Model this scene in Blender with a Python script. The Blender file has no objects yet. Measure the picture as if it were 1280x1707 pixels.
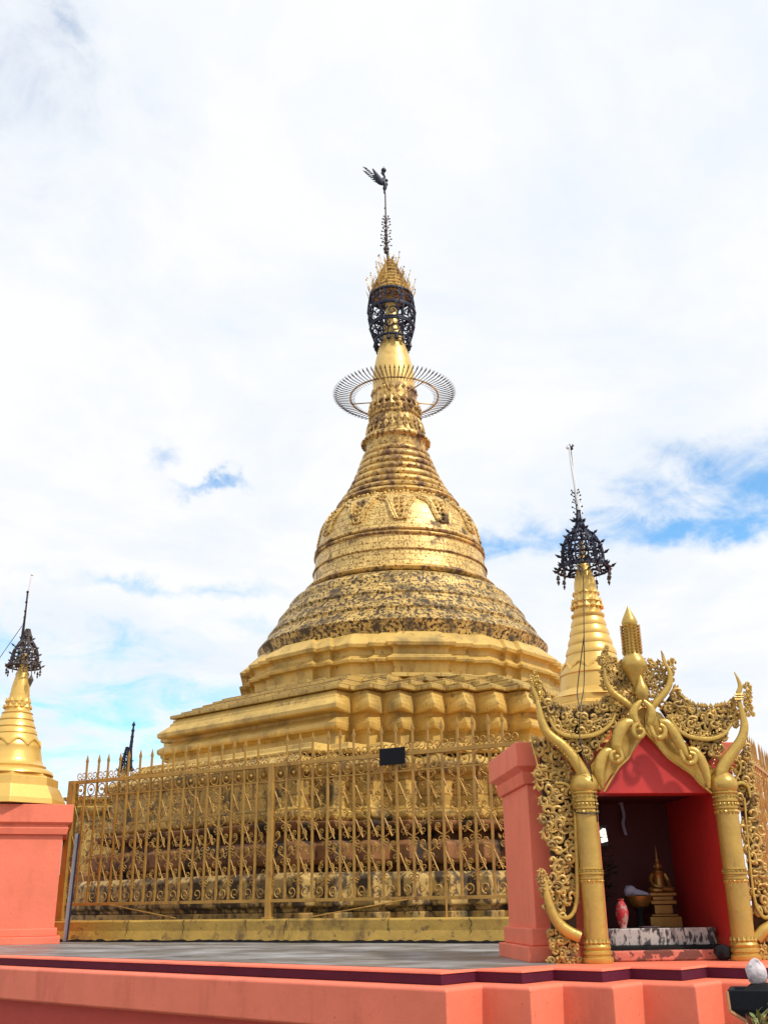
import bpy, math, random
import numpy as np
from math import sin, cos, pi, radians as R
random.seed(7)
SC = bpy.context.scene
COL = SC.collection

# ---------------------------------------------------------------- camera
EYE = 1.6
FPX, PITCH, ROLL = 1700.0, R(21.22), R(-0.79)
def _rx(a): return np.array([[1,0,0],[0,cos(a),-sin(a)],[0,sin(a),cos(a)]])
def _rz(a): return np.array([[cos(a),-sin(a),0],[sin(a),cos(a),0],[0,0,1]])
MC = _rx(pi/2+PITCH) @ _rz(ROLL)
CP = np.array([0,0,EYE])
cd = bpy.data.cameras.new('camera'); cam = bpy.data.objects.new('camera', cd); COL.objects.link(cam)
cd.sensor_fit = 'VERTICAL'; cd.sensor_height = 36; cd.lens = 36*FPX/1707.0
cd.clip_start = 0.05; cd.clip_end = 3000
from mathutils import Matrix, Vector
cam.matrix_world = Matrix.Translation((0,0,EYE)) @ Matrix(MC.tolist()).to_4x4()
SC.camera = cam

# ---------------------------------------------------------------- light
SUN_AZ, SUN_EL = R(128), R(50)         # azimuth clockwise from +Y
sun_dir = Vector((sin(SUN_AZ)*cos(SUN_EL), cos(SUN_AZ)*cos(SUN_EL), sin(SUN_EL)))
sl = bpy.data.lights.new('sun','SUN'); sl.energy = 3.5; sl.angle = R(3); sl.color = (1.0,.95,.86)
so = bpy.data.objects.new('sun', sl); COL.objects.link(so)
so.rotation_euler = (-sun_dir).to_track_quat('-Z','Y').to_euler()
SC.view_settings.view_transform = 'Standard'; SC.view_settings.look = 'None'
SC.view_settings.exposure = 0.0; SC.view_settings.gamma = 1.0

def ray(x, y): return MC @ np.array([(x-640)/FPX, -(y-853.5)/FPX, -1.0])
def atY(x, y, Y): d = ray(x,y); return CP + d*Y/d[1]
def atZ(x, y, Z): d = ray(x,y); return CP + d*(Z-EYE)/d[2]

# ---------------------------------------------------------------- sky
W = bpy.data.worlds.new("World"); SC.world = W; W.use_nodes = True
nt = W.node_tree; nt.nodes.clear()
def N(t, **k):
    n = nt.nodes.new(t)
    for a, b in k.items(): setattr(n, a, b)
    return n
def Lk(a, b): nt.links.new(a, b)
def mth(op, a, b=None, c=None, clamp=False):
    n = N('ShaderNodeMath', operation=op); n.use_clamp = clamp
    for i, v in enumerate((a,b,c)):
        if v is None: continue
        if isinstance(v,(int,float)): n.inputs[i].default_value = v
        else: Lk(v, n.inputs[i])
    return n.outputs[0]
def vmth(op, a, b):
    n = N('ShaderNodeVectorMath', operation=op)
    for i, v in enumerate((a,b)):
        if isinstance(v,(tuple,list)): n.inputs[i].default_value = v
        else: Lk(v, n.inputs[i])
    return n.outputs[0] if op not in ('LENGTH',) else n.outputs['Value']
tc = N('ShaderNodeTexCoord'); D = tc.outputs['Generated']
sky = N('ShaderNodeTexSky', sky_type='NISHITA'); sky.sun_disc = False
sky.sun_elevation = SUN_EL; sky.sun_rotation = SUN_AZ; sky.air_density = 1.0; sky.dust_density = .6; sky.ozone_density = 2.0
# cloud layer noise, stretched flat like a high cloud deck
sep = N('ShaderNodeSeparateXYZ'); Lk(D, sep.inputs[0])
zz = mth('ADD', mth('MAXIMUM', sep.outputs[2], 0.0), 0.22)
cmb = N('ShaderNodeCombineXYZ'); Lk(mth('DIVIDE', sep.outputs[0], zz), cmb.inputs[0]); Lk(mth('DIVIDE', sep.outputs[1], zz), cmb.inputs[1])
n1 = N('ShaderNodeTexNoise'); n1.inputs['Scale'].default_value = 2.1; n1.inputs['Detail'].default_value = 9; n1.inputs['Roughness'].default_value = .62; n1.inputs['Distortion'].default_value = .35
Lk(cmb.outputs[0], n1.inputs['Vector'])
n2 = N('ShaderNodeTexNoise'); n2.inputs['Scale'].default_value = 6.5; n2.inputs['Detail'].default_value = 8; n2.inputs['Roughness'].default_value = .6; n2.inputs['Distortion'].default_value = .6
Lk(cmb.outputs[0], n2.inputs['Vector'])
# openings in the deck: (direction via picture spot, half-width, half-height in radians, strength)
holes = [((1190,800), .12,.042,1.0), ((1080,888), .15,.022,1.1), ((860,893), .06,.020,1.0), ((352,823), .036,.007,.85), ((272,772), .022,.014,.6),
         ((230,1185), .16,.075,.85), ((60,1235), .12,.05,.85), ((60,1060), .18,.022,.75), ((250,975), .14,.010,.5), ((120,45), .03,.025,.75), ((40,130), .12,.07,.6), ((620,130), .2,.03,.15), ((1050,60), .12,.03,.2),
         ((240,170), .10,.05,.18), ((450,1050), .08,.014,.4), ((560,760), .14,.05,.12), ((1230,1140), .1,.05,.12)]
wn = N('ShaderNodeTexNoise'); wn.inputs['Scale'].default_value = 9.0; wn.inputs['Detail'].default_value = 6; wn.inputs['Roughness'].default_value = .65; Lk(D, wn.inputs['Vector'])
wv = N('ShaderNodeVectorMath', operation='SCALE'); Lk(vmth('SUBTRACT', wn.outputs['Color'], (.5,.5,.5)), wv.inputs[0]); wv.inputs['Scale'].default_value = .10
DW = vmth('ADD', D, wv.outputs[0])
acc = None
for (px,py), hw, hh, st in holes:
    d = ray(px,py); d = d/np.linalg.norm(d)
    s = N('ShaderNodeSeparateXYZ'); Lk(vmth('SUBTRACT', DW, tuple(float(v) for v in d)), s.inputs[0])
    a = mth('DIVIDE', s.outputs[0], hw); b = mth('DIVIDE', s.outputs[2], hh)
    q = mth('ADD', mth('MULTIPLY', a, a), mth('MULTIPLY', b, b))
    g = mth('MULTIPLY', mth('POWER', 2.718, mth('MULTIPLY', q, -1.0)), st)
    acc = g if acc is None else mth('MAXIMUM', acc, g)
fr_ = mth('GREATER_THAN', sep.outputs[1], 0.0)
acc = mth('MULTIPLY', acc, fr_)
nz = mth('ADD', mth('MULTIPLY', mth('SUBTRACT', n1.outputs[0], .5), 2.6), mth('MULTIPLY', mth('SUBTRACT', n2.outputs[0], .5), 2.8))
opn = mth('ADD', mth('MULTIPLY', acc, .95), mth('MULTIPLY', nz, mth('ADD', mth('MULTIPLY', acc, .95), .15)))
mr = N('ShaderNodeMapRange'); mr.interpolation_type = 'SMOOTHSTEP'; Lk(opn, mr.inputs[0]); mr.inputs[1].default_value = .10; mr.inputs[2].default_value = 1.35
blue = mr.outputs[0]
cr = N('ShaderNodeValToRGB'); Lk(n1.outputs[0], cr.inputs[0])
cr.color_ramp.elements[0].position = .33; cr.color_ramp.elements[0].color = (.80,.87,.95,1)
cr.color_ramp.elements[1].position = .56; cr.color_ramp.elements[1].color = (.955,.965,.985,1)
cl = N('ShaderNodeMix', data_type='RGBA', blend_type='MULTIPLY'); cl.inputs[0].default_value = 1
Lk(cr.outputs[0], cl.inputs[6]); cl.inputs[7].default_value = (10.4,10.4,10.4,1)
sk = N('ShaderNodeMix', data_type='RGBA', blend_type='MULTIPLY'); sk.inputs[0].default_value = 1
Lk(sky.outputs[0], sk.inputs[6]); sk.inputs[7].default_value = (1.5,2.2,2.4,1)
mx = N('ShaderNodeMix', data_type='RGBA'); Lk(blue, mx.inputs[0]); Lk(cl.outputs[2], mx.inputs[6]); Lk(sk.outputs[2], mx.inputs[7])
bg = N('ShaderNodeBackground'); bg.inputs[1].default_value = .1; Lk(mx.outputs[2], bg.inputs[0])
wo = N('ShaderNodeOutputWorld'); Lk(bg.outputs[0], wo.inputs[0])

# ---------------------------------------------------------------- materials
def mat(name, col, rough=.5, metal=0.0, var=.12, vscale=3.0, bump=.15, bscale=25.0, stain=None, stain_lo=.55, stain_hi=.68, stain_scale=2.0,
        stain_detail=8, streak=1.0, brick=None, spec=.5, fine=None):
    m = bpy.data.materials.new(name); m.use_nodes = True
    t = m.node_tree; nd = t.nodes; nd.clear(); L = t.links.new
    out = nd.new('ShaderNodeOutputMaterial'); b = nd.new('ShaderNodeBsdfPrincipled'); L(b.outputs[0], out.inputs[0])
    b.inputs['Roughness'].default_value = rough; b.inputs['Metallic'].default_value = metal
    b.inputs['Specular IOR Level'].default_value = spec
    tx = nd.new('ShaderNodeTexCoord'); co = tx.outputs['Object']
    def noise(sc, det, z=1.0, off=0):
        mp = nd.new('ShaderNodeMapping'); mp.inputs['Scale'].default_value = (1,1,z); mp.inputs['Location'].default_value = (off,off*.7,off*.3); L(co, mp.inputs[0])
        n = nd.new('ShaderNodeTexNoise'); n.inputs['Scale'].default_value = sc; n.inputs['Detail'].default_value = det; n.inputs['Roughness'].default_value = .62
        L(mp.outputs[0], n.inputs['Vector']); return n.outputs[0]
    def ramp(src, lo, hi, a=(0,0,0,1), c=(1,1,1,1)):
        r = nd.new('ShaderNodeValToRGB'); L(src, r.inputs[0]); e = r.color_ramp.elements
        e[0].position = lo; e[1].position = hi; e[0].color = a; e[1].color = c; return r.outputs[0]
    def mix(f, a, c, bt='MIX'):
        x = nd.new('ShaderNodeMix'); x.data_type = 'RGBA'; x.blend_type = bt
        for i, v in ((0,f),(6,a),(7,c)):
            if isinstance(v,(int,float)): x.inputs[i].default_value = v
            elif isinstance(v, tuple): x.inputs[i].default_value = v
            else: L(v, x.inputs[i])
        return x.outputs[2]
    c4 = tuple(col)+(1,)
    lo = tuple(max(0,v*(1-var)) for v in col)+(1,); hi = tuple(min(1,v*(1+var)) for v in col)+(1,)
    cc = ramp(noise(vscale,6), .3, .7, lo, hi)
    if fine:
        cc = mix(ramp(noise(fine[1],3,1,5), .60 if len(fine)<3 else fine[2], .66 if len(fine)<3 else fine[2]+.06), cc, tuple(fine[0])+(1,))
    bsrc = None
    if brick:
        sx = nd.new('ShaderNodeSeparateXYZ'); L(co, sx.inputs[0])
        at = nd.new('ShaderNodeMath'); at.operation = 'ARCTAN2'; L(sx.outputs[1], at.inputs[0]); L(sx.outputs[0], at.inputs[1])
        ml = nd.new('ShaderNodeMath'); ml.operation = 'MULTIPLY'; L(at.outputs[0], ml.inputs[0]); ml.inputs[1].default_value = brick[0]
        cb = nd.new('ShaderNodeCombineXYZ'); L(ml.outputs[0], cb.inputs[0]); L(sx.outputs[2], cb.inputs[1])
        bt = nd.new('ShaderNodeTexBrick'); L(cb.outputs[0], bt.inputs['Vector']); bt.inputs['Scale'].default_value = brick[1]
        bt.inputs['Mortar Size'].default_value = .02; bt.inputs['Mortar Smooth'].default_value = .5
        bt.inputs['Brick Width'].default_value = .5; bt.inputs['Row Height'].default_value = .28; bt.inputs['Bias'].default_value = 0
        bt.inputs['Color1'].default_value = (1,1,1,1); bt.inputs['Color2'].default_value = (.80,.77,.72,1); bt.inputs['Mortar'].default_value = (.52,.40,.25,1)
        cc = mix(1.0, cc, bt.outputs['Color'], 'MULTIPLY')
    if stain:
        st = ramp(noise(stain_scale, stain_detail, streak, 11), stain_lo, stain_hi)
        cc = mix(st, cc, tuple(stain)+(1,))
        rr = nd.new('ShaderNodeMapRange'); L(st, rr.inputs[0]); rr.inputs[3].default_value = rough; rr.inputs[4].default_value = min(.9, rough+.35); L(rr.outputs[0], b.inputs['Roughness'])
        if metal > 0:
            r2 = nd.new('ShaderNodeMapRange'); L(st, r2.inputs[0]); r2.inputs[3].default_value = metal; r2.inputs[4].default_value = 0.0; L(r2.outputs[0], b.inputs['Metallic'])
    L(cc, b.inputs['Base Color'])
    if bump:
        bp = nd.new('ShaderNodeBump'); bp.inputs['Strength'].default_value = bump; bp.inputs['Distance'].default_value = .02
        L(noise(bscale,5,1,3), bp.inputs['Height']); L(bp.outputs[0], b.inputs['Normal'])
    return m
M = {}
M['terr'] = mat('gold_paint_terrace', (.60,.39,.10), .5, .2, .2, 1.6, .5, 14, stain=(.19,.125,.045), stain_lo=.50, stain_hi=.78, stain_scale=1.9, streak=.42, fine=((.34,.20,.06),8.0,.62))
M['brick'] = mat('gold_paint_brickwork', (.55,.375,.10), .5, .2, .2, 2.2, .5, 14, stain=(.16,.10,.045), stain_lo=.52, stain_hi=.74, stain_scale=2.2, streak=1.8, brick=(3.6,1.6), fine=((.30,.18,.06),9.0,.62))
M['terrlow'] = mat('grimy_gold_paint', (.44,.27,.07), .6, .1, .35, 3.2, .7, 12, stain=(.07,.055,.03), stain_lo=.46, stain_hi=.66, stain_scale=4.2, streak=.5, fine=((.12,.065,.025),9.0,.54))
M['plinthw'] = mat('mottled_cream_gold_plinth', (.46,.31,.10), .6, .1, .3, 2.6, .7, 12, stain=(.06,.038,.02), stain_lo=.47, stain_hi=.56, stain_scale=3.4, streak=.6, fine=((.14,.09,.04),7.0,.52))
M['shade_red'] = mat('shade_darkened_red_paint', (.075,.008,.008), .7, 0, .2, 2, .2, 10)  # red paint darkened to carry the shade inside the niche
M['terrwall'] = mat('stained_gold_wall_paint', (.52,.34,.08), .55, .15, .3, 2.6, .7, 12, stain=(.10,.07,.03), stain_lo=.50, stain_hi=.64, stain_scale=2.6, streak=.45, fine=((.22,.13,.04),8.0,.56), brick=(3.6,1.2))
M['recess'] = mat('brown_paint_and_shade', (.22,.095,.03), .7, 0, .3, 3, .4, 15, stain=(.03,.02,.012), stain_lo=.5, stain_hi=.6)  # brown bands; the dark shadow strip above them is painted in too
M['bell'] = mat('old_gold_leaf', (.82,.575,.20), .40, .35, .12, 2.2, .5, 20, stain=(.11,.06,.025), stain_lo=.56, stain_hi=.66, stain_scale=1.9, stain_detail=12, brick=(2.3,1.9), fine=((.30,.16,.045),20.0,.54))
M['bellbase'] = mat('blackened_gold_leaf', (.64,.43,.13), .5, .25, .2, 3, .7, 16, stain=(.07,.045,.022), stain_lo=.50, stain_hi=.64, stain_scale=2.4, stain_detail=12, brick=(2.9,2.2), fine=((.075,.045,.018),15.0,.495))
M['rings'] = mat('stained_gold_rings', (.66,.43,.13), .40, .35, .25, 2.5, .6, 18, stain=(.13,.06,.03), stain_lo=.47, stain_hi=.62, stain_scale=2.2, stain_detail=12, streak=.55, fine=((.20,.095,.035),11.0,.54))
M['bud'] = mat('bright_gold_leaf', (.74,.50,.155), .42, .3, .15, 2.5, .3, 14, stain=(.36,.18,.05), stain_lo=.50, stain_hi=.70, stain_scale=2.6, streak=.8)
M['gold'] = mat('glossy_gold_paint', (.52,.335,.075), .30, .4, .14, 5, .25, 20, stain=(.20,.11,.03), stain_lo=.60, stain_hi=.80, stain_scale=6, fine=((.34,.19,.045),22.0,.64))
M['goldcol'] = mat('worn_gold_column_paint', (.47,.30,.065), .38, .25, .16, 3, .3, 16, stain=(.20,.11,.03), stain_lo=.58, stain_hi=.76, stain_scale=3.5, streak=.35, fine=((.32,.17,.04),14.0,.66))
M['carve'] = mat('carved_gold_paint', (.50,.32,.085), .5, .2, .25, 7, .2, 30, stain=(.13,.075,.03), stain_lo=.48, stain_hi=.70, stain_scale=7)
M['carveback'] = mat('carving_gap_shade', (.085,.045,.02), .8, 0, .3, 6, .3, 20)  # dark sheet colour standing for shade in the deep carving gaps
M['sgold'] = mat('fresh_gold_stupa_paint', (.74,.47,.12), .33, .4, .07, 2.0, .12, 12, stain=(.46,.27,.08), stain_lo=.62, stain_hi=.82, stain_scale=4)
M['fence'] = mat('ochre_fence_paint', (.40,.225,.045), .5, .2, .2, 3, .2, 30, stain=(.17,.07,.02), stain_lo=.56, stain_hi=.72, stain_scale=4, streak=.5)
M['lowwall'] = mat('ochre_wall_paint', (.40,.25,.045), .65, 0, .22, 1.4, .5, 12, stain=(.12,.07,.025), stain_lo=.54, stain_hi=.72, stain_scale=2.2, streak=.5, fine=((.22,.13,.035),6,.6))
M['coral'] = mat('coral_paint', (.78,.18,.10), .55, 0, .08, 1.6, .35, 9, stain=(.52,.11,.065), stain_lo=.54, stain_hi=.80, stain_scale=1.8, streak=.25, fine=((.60,.13,.08),14.0,.66))
M['coraldk'] = mat('shaded_coral_paint', (.60,.075,.045), .6, 0, .08, 1.2, .2, 18)  # coral darkened for the shade beneath the overhanging ledge
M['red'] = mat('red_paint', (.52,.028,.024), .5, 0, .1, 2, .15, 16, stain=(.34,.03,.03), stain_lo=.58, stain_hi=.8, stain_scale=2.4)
M['maroon'] = mat('maroon_paint', (.075,.006,.024), .7, 0, .2, 3, .35, 14, spec=.25)
M['peel'] = mat('peeling_pink_paint', (.55,.15,.10), .7, 0, .15, 6, .5, 20, stain=(.16,.05,.035), stain_lo=.5, stain_hi=.53, stain_scale=5)
M['paving'] = mat('grey_wet_paving', (.14,.135,.13), .35, 0, .3, .8, .3, 8, stain=(.34,.33,.33), stain_lo=.42, stain_hi=.72, stain_scale=.9, fine=((.07,.07,.07),1.6,.60))
M['marble'] = mat('mottled_marble', (.42,.38,.35), .4, 0, .15, 6, .1, 10, stain=(.035,.028,.03), stain_lo=.47, stain_hi=.55, stain_scale=15, streak=.45)
M['iron'] = mat('dark_iron', (.012,.014,.035), .5, .3, .3, 6, .2, 20)
M['iron2'] = mat('rusty_iron', (.07,.05,.045), .55, .3, .4, 6, .2, 20)
M['cable'] = mat('black_cable', (.02,.018,.016), .6)
M['white'] = mat('white_pole', (.72,.72,.74), .5, 0, .08)
M['silver'] = mat('grey_metal', (.34,.36,.40), .45, .2, .2, 4)
M['blackgloss'] = mat('black_glazed', (.008,.010,.012), .18, 0, .2)
M['blackmatte'] = mat('matt_black_board', (.008,.009,.013), .8, 0, .2, spec=.2)
M['tan'] = mat('tan_clay', (.45,.22,.10), .7)
M['stone'] = mat('white_quartz', (.55,.48,.50), .5, 0, .25, 18, .8, 12, stain=(.12,.07,.09), stain_lo=.56, stain_hi=.7, stain_scale=14)
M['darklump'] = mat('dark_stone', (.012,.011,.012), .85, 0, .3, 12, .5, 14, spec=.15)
M['ground'] = mat('concrete_ground', (.22,.20,.18), .8, 0, .2, .8, .3, 8)
M['statue'] = mat('gilded_statue', (.26,.13,.03), .35, .6, .15, 8, .1, 20)
M['cloth'] = mat('bluish_cloth', (.26,.26,.36), .7, 0, .2, 12)
M['vase'] = mat('floral_vase_glaze', (.36,.22,.19), .35, 0, .1, 6, .0, 10, stain=(.42,.02,.03), stain_lo=.46, stain_hi=.50, stain_scale=16, stain_detail=2)
M['vasedark'] = mat('dark_foliage_leaf', (.012,.03,.02), .6, 0, .3, 8)
M['plate'] = mat('pink_plate_glaze', (.62,.38,.42), .3)
M['leafg'] = mat('green_leaf', (.16,.20,.05), .45, 0, .3, 10)
M['leafr'] = mat('bronze_red_leaf', (.24,.05,.03), .45, 0, .4, 10)
M['leafy'] = mat('dry_tan_leaf', (.42,.27,.11), .5, 0, .3, 10)

# ---------------------------------------------------------------- mesh helpers
class MB:
    def __init__(s): s.v=[]; s.f=[]
    def add(s, vs, fs):
        b=len(s.v); s.v.extend([tuple(map(float,p)) for p in vs]); s.f.extend([tuple(i+b for i in f) for f in fs])
    def box(s, x0,x1,y0,y1,z0,z1):
        s.add([(x0,y0,z0),(x1,y0,z0),(x1,y1,z0),(x0,y1,z0),(x0,y0,z1),(x1,y0,z1),(x1,y1,z1),(x0,y1,z1)],
              [(0,3,2,1),(4,5,6,7),(0,1,5,4),(1,2,6,5),(2,3,7,6),(3,0,4,7)])
    def rings(s, rs, cap0=True, cap1=True):
        n=len(rs[0]); vs=[p for r in rs for p in r]; fs=[]
        for k in range(len(rs)-1):
            for i in range(n):
                j=(i+1)%n; fs.append((k*n+i,k*n+j,(k+1)*n+j,(k+1)*n+i))
        if cap0: fs.append(tuple(range(n-1,-1,-1)))
        if cap1: fs.append(tuple((len(rs)-1)*n+i for i in range(n)))
        s.add(vs,fs)
    def lathe(s, prof, n=48, c=(0,0), cap0=True, cap1=True, rot=0, wob=0, lean=(0,0)):
        rs=[]
        for r,z in prof:
            rs.append([(c[0]+lean[0]*z+r*(1+wob*random.uniform(-1,1))*cos(2*pi*i/n+rot), c[1]+lean[1]*z+r*sin(2*pi*i/n+rot), z) for i in range(n)])
        s.rings(rs,cap0,cap1)
    def prism(s, poly, z0, z1):
        s.rings([[(x,y,z0) for x,y in poly],[(x,y,z1) for x,y in poly]])
    def slab(s, poly, y0, y1):           # outline in x-z given a thickness in y
        s.rings([[(x,y0,z) for x,z in poly],[(x,y1,z) for x,z in poly]])
    def tube(s, pts, rad, n=6, caps=True, closed=False, flat=None):
        P=[np.array(p,float) for p in pts]; m=len(P)
        if isinstance(rad,(int,float)): rad=[rad]*m
        T=[]
        for i in range(m):
            a=P[(i-1)%m] if (closed or i>0) else P[i]; b=P[(i+1)%m] if (closed or i<m-1) else P[i]
            t=b-a; l=np.linalg.norm(t); T.append(t/l if l>1e-9 else np.array([0,0,1.]))
        up=np.array([0,0,1.]) if abs(T[0][2])<.9 else np.array([0,1.,0])
        nx=np.cross(up,T[0]); nx/=np.linalg.norm(nx); rs=[]
        for i in range(m):
            nx=nx-T[i]*np.dot(nx,T[i]); nx/=max(1e-9,np.linalg.norm(nx)); ny=np.cross(T[i],nx)
            rs.append([P[i]+rad[i]*(cos(2*pi*k/n)*nx+sin(2*pi*k/n)*ny) for k in range(n)])
        if flat is not None:               # flatten along y
            rs=[[np.array([q[0],P[i][1]+(q[1]-P[i][1])*flat,q[2]]) for q in r] for i,r in enumerate(rs)]
        if closed: rs.append(rs[0]); s.rings(rs,False,False)
        else: s.rings(rs,caps,caps)
    def ball(s, c, r, n=10, m=6, sz=1.0, sy=1.0):
        rs=[]
        for k in range(m+1):
            a=-pi/2+pi*k/m; rr=max(1e-3*r,r*cos(a))
            rs.append([(c[0]+rr*cos(2*pi*i/n),c[1]+sy*rr*sin(2*pi*i/n),c[2]+sz*r*sin(a)) for i in range(n)])
        s.rings(rs)
    def leaf(s, c, d, l, w, nrm=(0,-1,0), t=.25):   # thick pointed leaf
        c=np.array(c,float); d=np.array(d,float); d/=np.linalg.norm(d); nn=np.array(nrm,float); sd=np.cross(d,nn); sd/=max(1e-9,np.linalg.norm(sd)); nn=np.cross(sd,d)
        vs=[c, c+d*l*.45+sd*w*.5, c+d*l, c+d*l*.45-sd*w*.5, c+d*l*.42+nn*w*t, c+d*l*.42-nn*w*t]
        s.add(vs,[(0,1,4),(1,2,4),(2,3,4),(3,0,4),(1,0,5),(2,1,5),(3,2,5),(0,3,5)])
    def build(s, name, m, parent=None, smooth=False, bevel=0):
        me=bpy.data.meshes.new(name); me.from_pydata(s.v,[],s.f); me.update()
        me.materials.append(m)
        if smooth:
            for p in me.polygons: p.use_smooth=True
            try: me.set_sharp_from_angle(angle=R(38 if smooth is True else smooth))
            except Exception: pass
        o=bpy.data.objects.new(name,me); COL.objects.link(o)
        if parent is not None: o.parent=parent
        if bevel:
            b=o.modifiers.new('bevel','BEVEL'); b.width=bevel; b.segments=2; b.limit_method='ANGLE'; b.angle_limit=R(30)
        import bmesh
        bm=bmesh.new(); bm.from_mesh(me); bmesh.ops.recalc_face_normals(bm,faces=bm.faces); bm.to_mesh(me); bm.free()
        return o
def tag(o, label=None, cat=None, group=None, kind=None):
    if label: o['label']=label
    if cat: o['category']=cat
    if group: o['group']=group
    if kind: o['kind']=kind
    return o
def thing(name, label, cat, loc=(0,0,0), rz=0, group=None):
    o=bpy.data.objects.new(name,None); COL.objects.link(o); o.location=loc; o.rotation_euler=(0,0,rz); o.empty_display_size=.3
    return tag(o,label,cat,group)
def dupe(o, parent=None):
    c=o.copy(); COL.objects.link(c)
    if parent is not None: c.parent=parent
    for ch in list(o.children): dupe(ch,c)
    return c
def smoothpath(pts, k=6):
    P=[np.array(p,float) for p in pts]; out=[]
    for i in range(len(P)-1):
        p0=P[max(i-1,0)]; p1=P[i]; p2=P[i+1]; p3=P[min(i+2,len(P)-1)]
        for j in range(k):
            t=j/k; out.append(.5*((2*p1)+(-p0+p2)*t+(2*p0-5*p1+4*p2-p3)*t*t+(-p0+3*p1-3*p2+p3)*t**3))
    out.append(P[-1]); return out
def offset_poly(P, o):       # mitred outward offset of a counter-clockwise outline
    n=len(P); Q=[]
    for i in range(n):
        a=np.array(P[i-1]); b=np.array(P[i]); c=np.array(P[(i+1)%n])
        u=(b-a)/np.linalg.norm(b-a); w=(c-b)/np.linalg.norm(c-b)
        n1=np.array([u[1],-u[0]]); n2=np.array([w[1],-w[0]])
        k=1+np.dot(n1,n2); Q.append(tuple(b+(n1+n2)*o/max(k,.3)))
    return Q
def inpoly(x,z,poly):
    c=False; n=len(poly); j=n-1
    for i in range(n):
        xi,zi=poly[i]; xj,zj=poly[j]
        if ((zi>z)!=(zj>z)) and x<(xj-xi)*(z-zi)/(zj-zi)+xi: c=not c
        j=i
    return c
def redent(W, m, n):         # square with stepped corners, counter-clockwise
    s=(W-m)/n; ch=[(W,m)]
    for k in range(n): ch+= [(W-s*(k+1),m+s*k),(W-s*(k+1),m+s*(k+1))]
    out=[]
    for q in range(4):
        c_,s_=[(1,0),(0,1),(-1,0),(0,-1)][q]
        out+=[(x*c_-y*s_, x*s_+y*c_) for x,y in ch]
    return out

# ---------------------------------------------------------------- ground and platform
g=MB(); g.box(-400,400,-200,900,-.5,0); tag(g.build('ground',M['ground']),kind='structure')
ZP=1.0
def azv(a): return np.array([sin(R(a)),cos(R(a))])
P0=np.array([.505,11.135]); wide=azv(131); nar=azv(41)
base=[P0-wide*42]; base.append(P0); cur=P0.copy(); ST=.575
for k in range(9):
    cur=cur+nar*ST; base.append(cur.copy()); cur=cur+wide*ST; base.append(cur.copy())
base.append(cur+nar*45); base.append(base[-1]-wide*40+nar*2); 
bb_=[]; rj=random.Random(2)
for i in range(len(base)):
    p_,q_=base[i],base[(i+1)%len(base)]; L_=float(np.linalg.norm(q_-p_)); bb_.append(tuple(p_)); dd=(q_-p_)/L_
    if i<20:
        k_=int(min(L_,20)/.45)
        for j in range(1,k_): 
            dist=(L_-20 if (i==0) else 0)+j*(min(L_,20)/k_); w_=rj.uniform(-.006,.006); bb_.append((p_[0]+dd[0]*dist-dd[1]*w_, p_[1]+dd[1]*dist+dd[0]*w_))
base=bb_
pf=thing('temple_platform','low coral and maroon painted temple platform with zigzag front edge that carries all the shrines','platform')
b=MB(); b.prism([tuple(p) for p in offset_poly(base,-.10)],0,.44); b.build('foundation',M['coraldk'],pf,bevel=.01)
b=MB(); b.rings([[(x,y,.441) for x,y in offset_poly(base,.20)],[(x,y,.47) for x,y in offset_poly(base,.26)],[(x,y,.85) for x,y in offset_poly(base,.26)],[(x,y,.875) for x,y in offset_poly(base,.235)]]); b.build('ledge',M['coral'],pf,bevel=.012)
b=MB(); b.rings([[(x,y,.8755) for x,y in offset_poly(base,.0)],[(x,y,.975) for x,y in offset_poly(base,.0)]]); b.build('riser',M['maroon'],pf,bevel=.01)
b=MB(); b.rings([[(x,y,.9755) for x,y in offset_poly(base,.012)],[(x,y,1.0) for x,y in offset_poly(base,.0)]]); b.build('rim',M['coral'],pf,bevel=.006)
q=[P0-wide*41.7+nar*.22, P0+nar*.35-wide*.1, P0+np.array([1.3,1.0]), P0+np.array([1.3,6]), P0+np.array([12,30]), P0-wide*38+nar*38]
b=MB(); b.prism([tuple(p) for p in q],1.0005,1.006); b.build('paving',M['paving'],pf)

# ---------------------------------------------------------------- main stupa
SX,SY=.38,23.1; RZ=R(-40)
def zs(y, x=668, Y=SY): return float(atY(x,y,Y)[2])
KS=1.32      # the great stupa is scaled about the camera, pushing it behind the fence
stupa=thing('great_stupa','huge weathered golden stupa with stepped terraces, bell dome and tall spire rising behind the fence','stupa',(SX*KS,SY*KS,EYE-(EYE-ZP)*KS),0)
stupa.scale=(KS,KS,KS)
def zl(y,x=668,Y=SY): return zs(y,x,Y)-ZP
def poly_tier(name, P, prof, m, bev=.02, pinch=None):
    b=MB(); rs=[]
    if pinch is not None:
        n_=len(P); conc=[]
        for i in range(n_):
            a_=np.array(P[i-1]); b_=np.array(P[i]); c_=np.array(P[(i+1)%n_]); conc.append(((b_-a_)[0]*(c_-b_)[1]-(b_-a_)[1]*(c_-b_)[0])<0)
    for o,z in prof:
        Q=offset_poly(P,o)
        if pinch is not None:
            QC=offset_poly(P,pinch+(o-pinch)*.15); Q=[QC[i] if conc[i] else Q[i] for i in range(n_)]
        rs.append([(x*cos(RZ)-y*sin(RZ), x*sin(RZ)+y*cos(RZ), z) for x,y in Q])
    b.rings(rs); return b.build(name,m,stupa,bevel=bev)
Wt,mt=4.85,2.43
P1=redent(Wt,mt,6)
def zf(y,o): return float(atY(690,y,18.0-1.41*o)[2])-ZP       # height seen at the front corner chain
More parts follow.
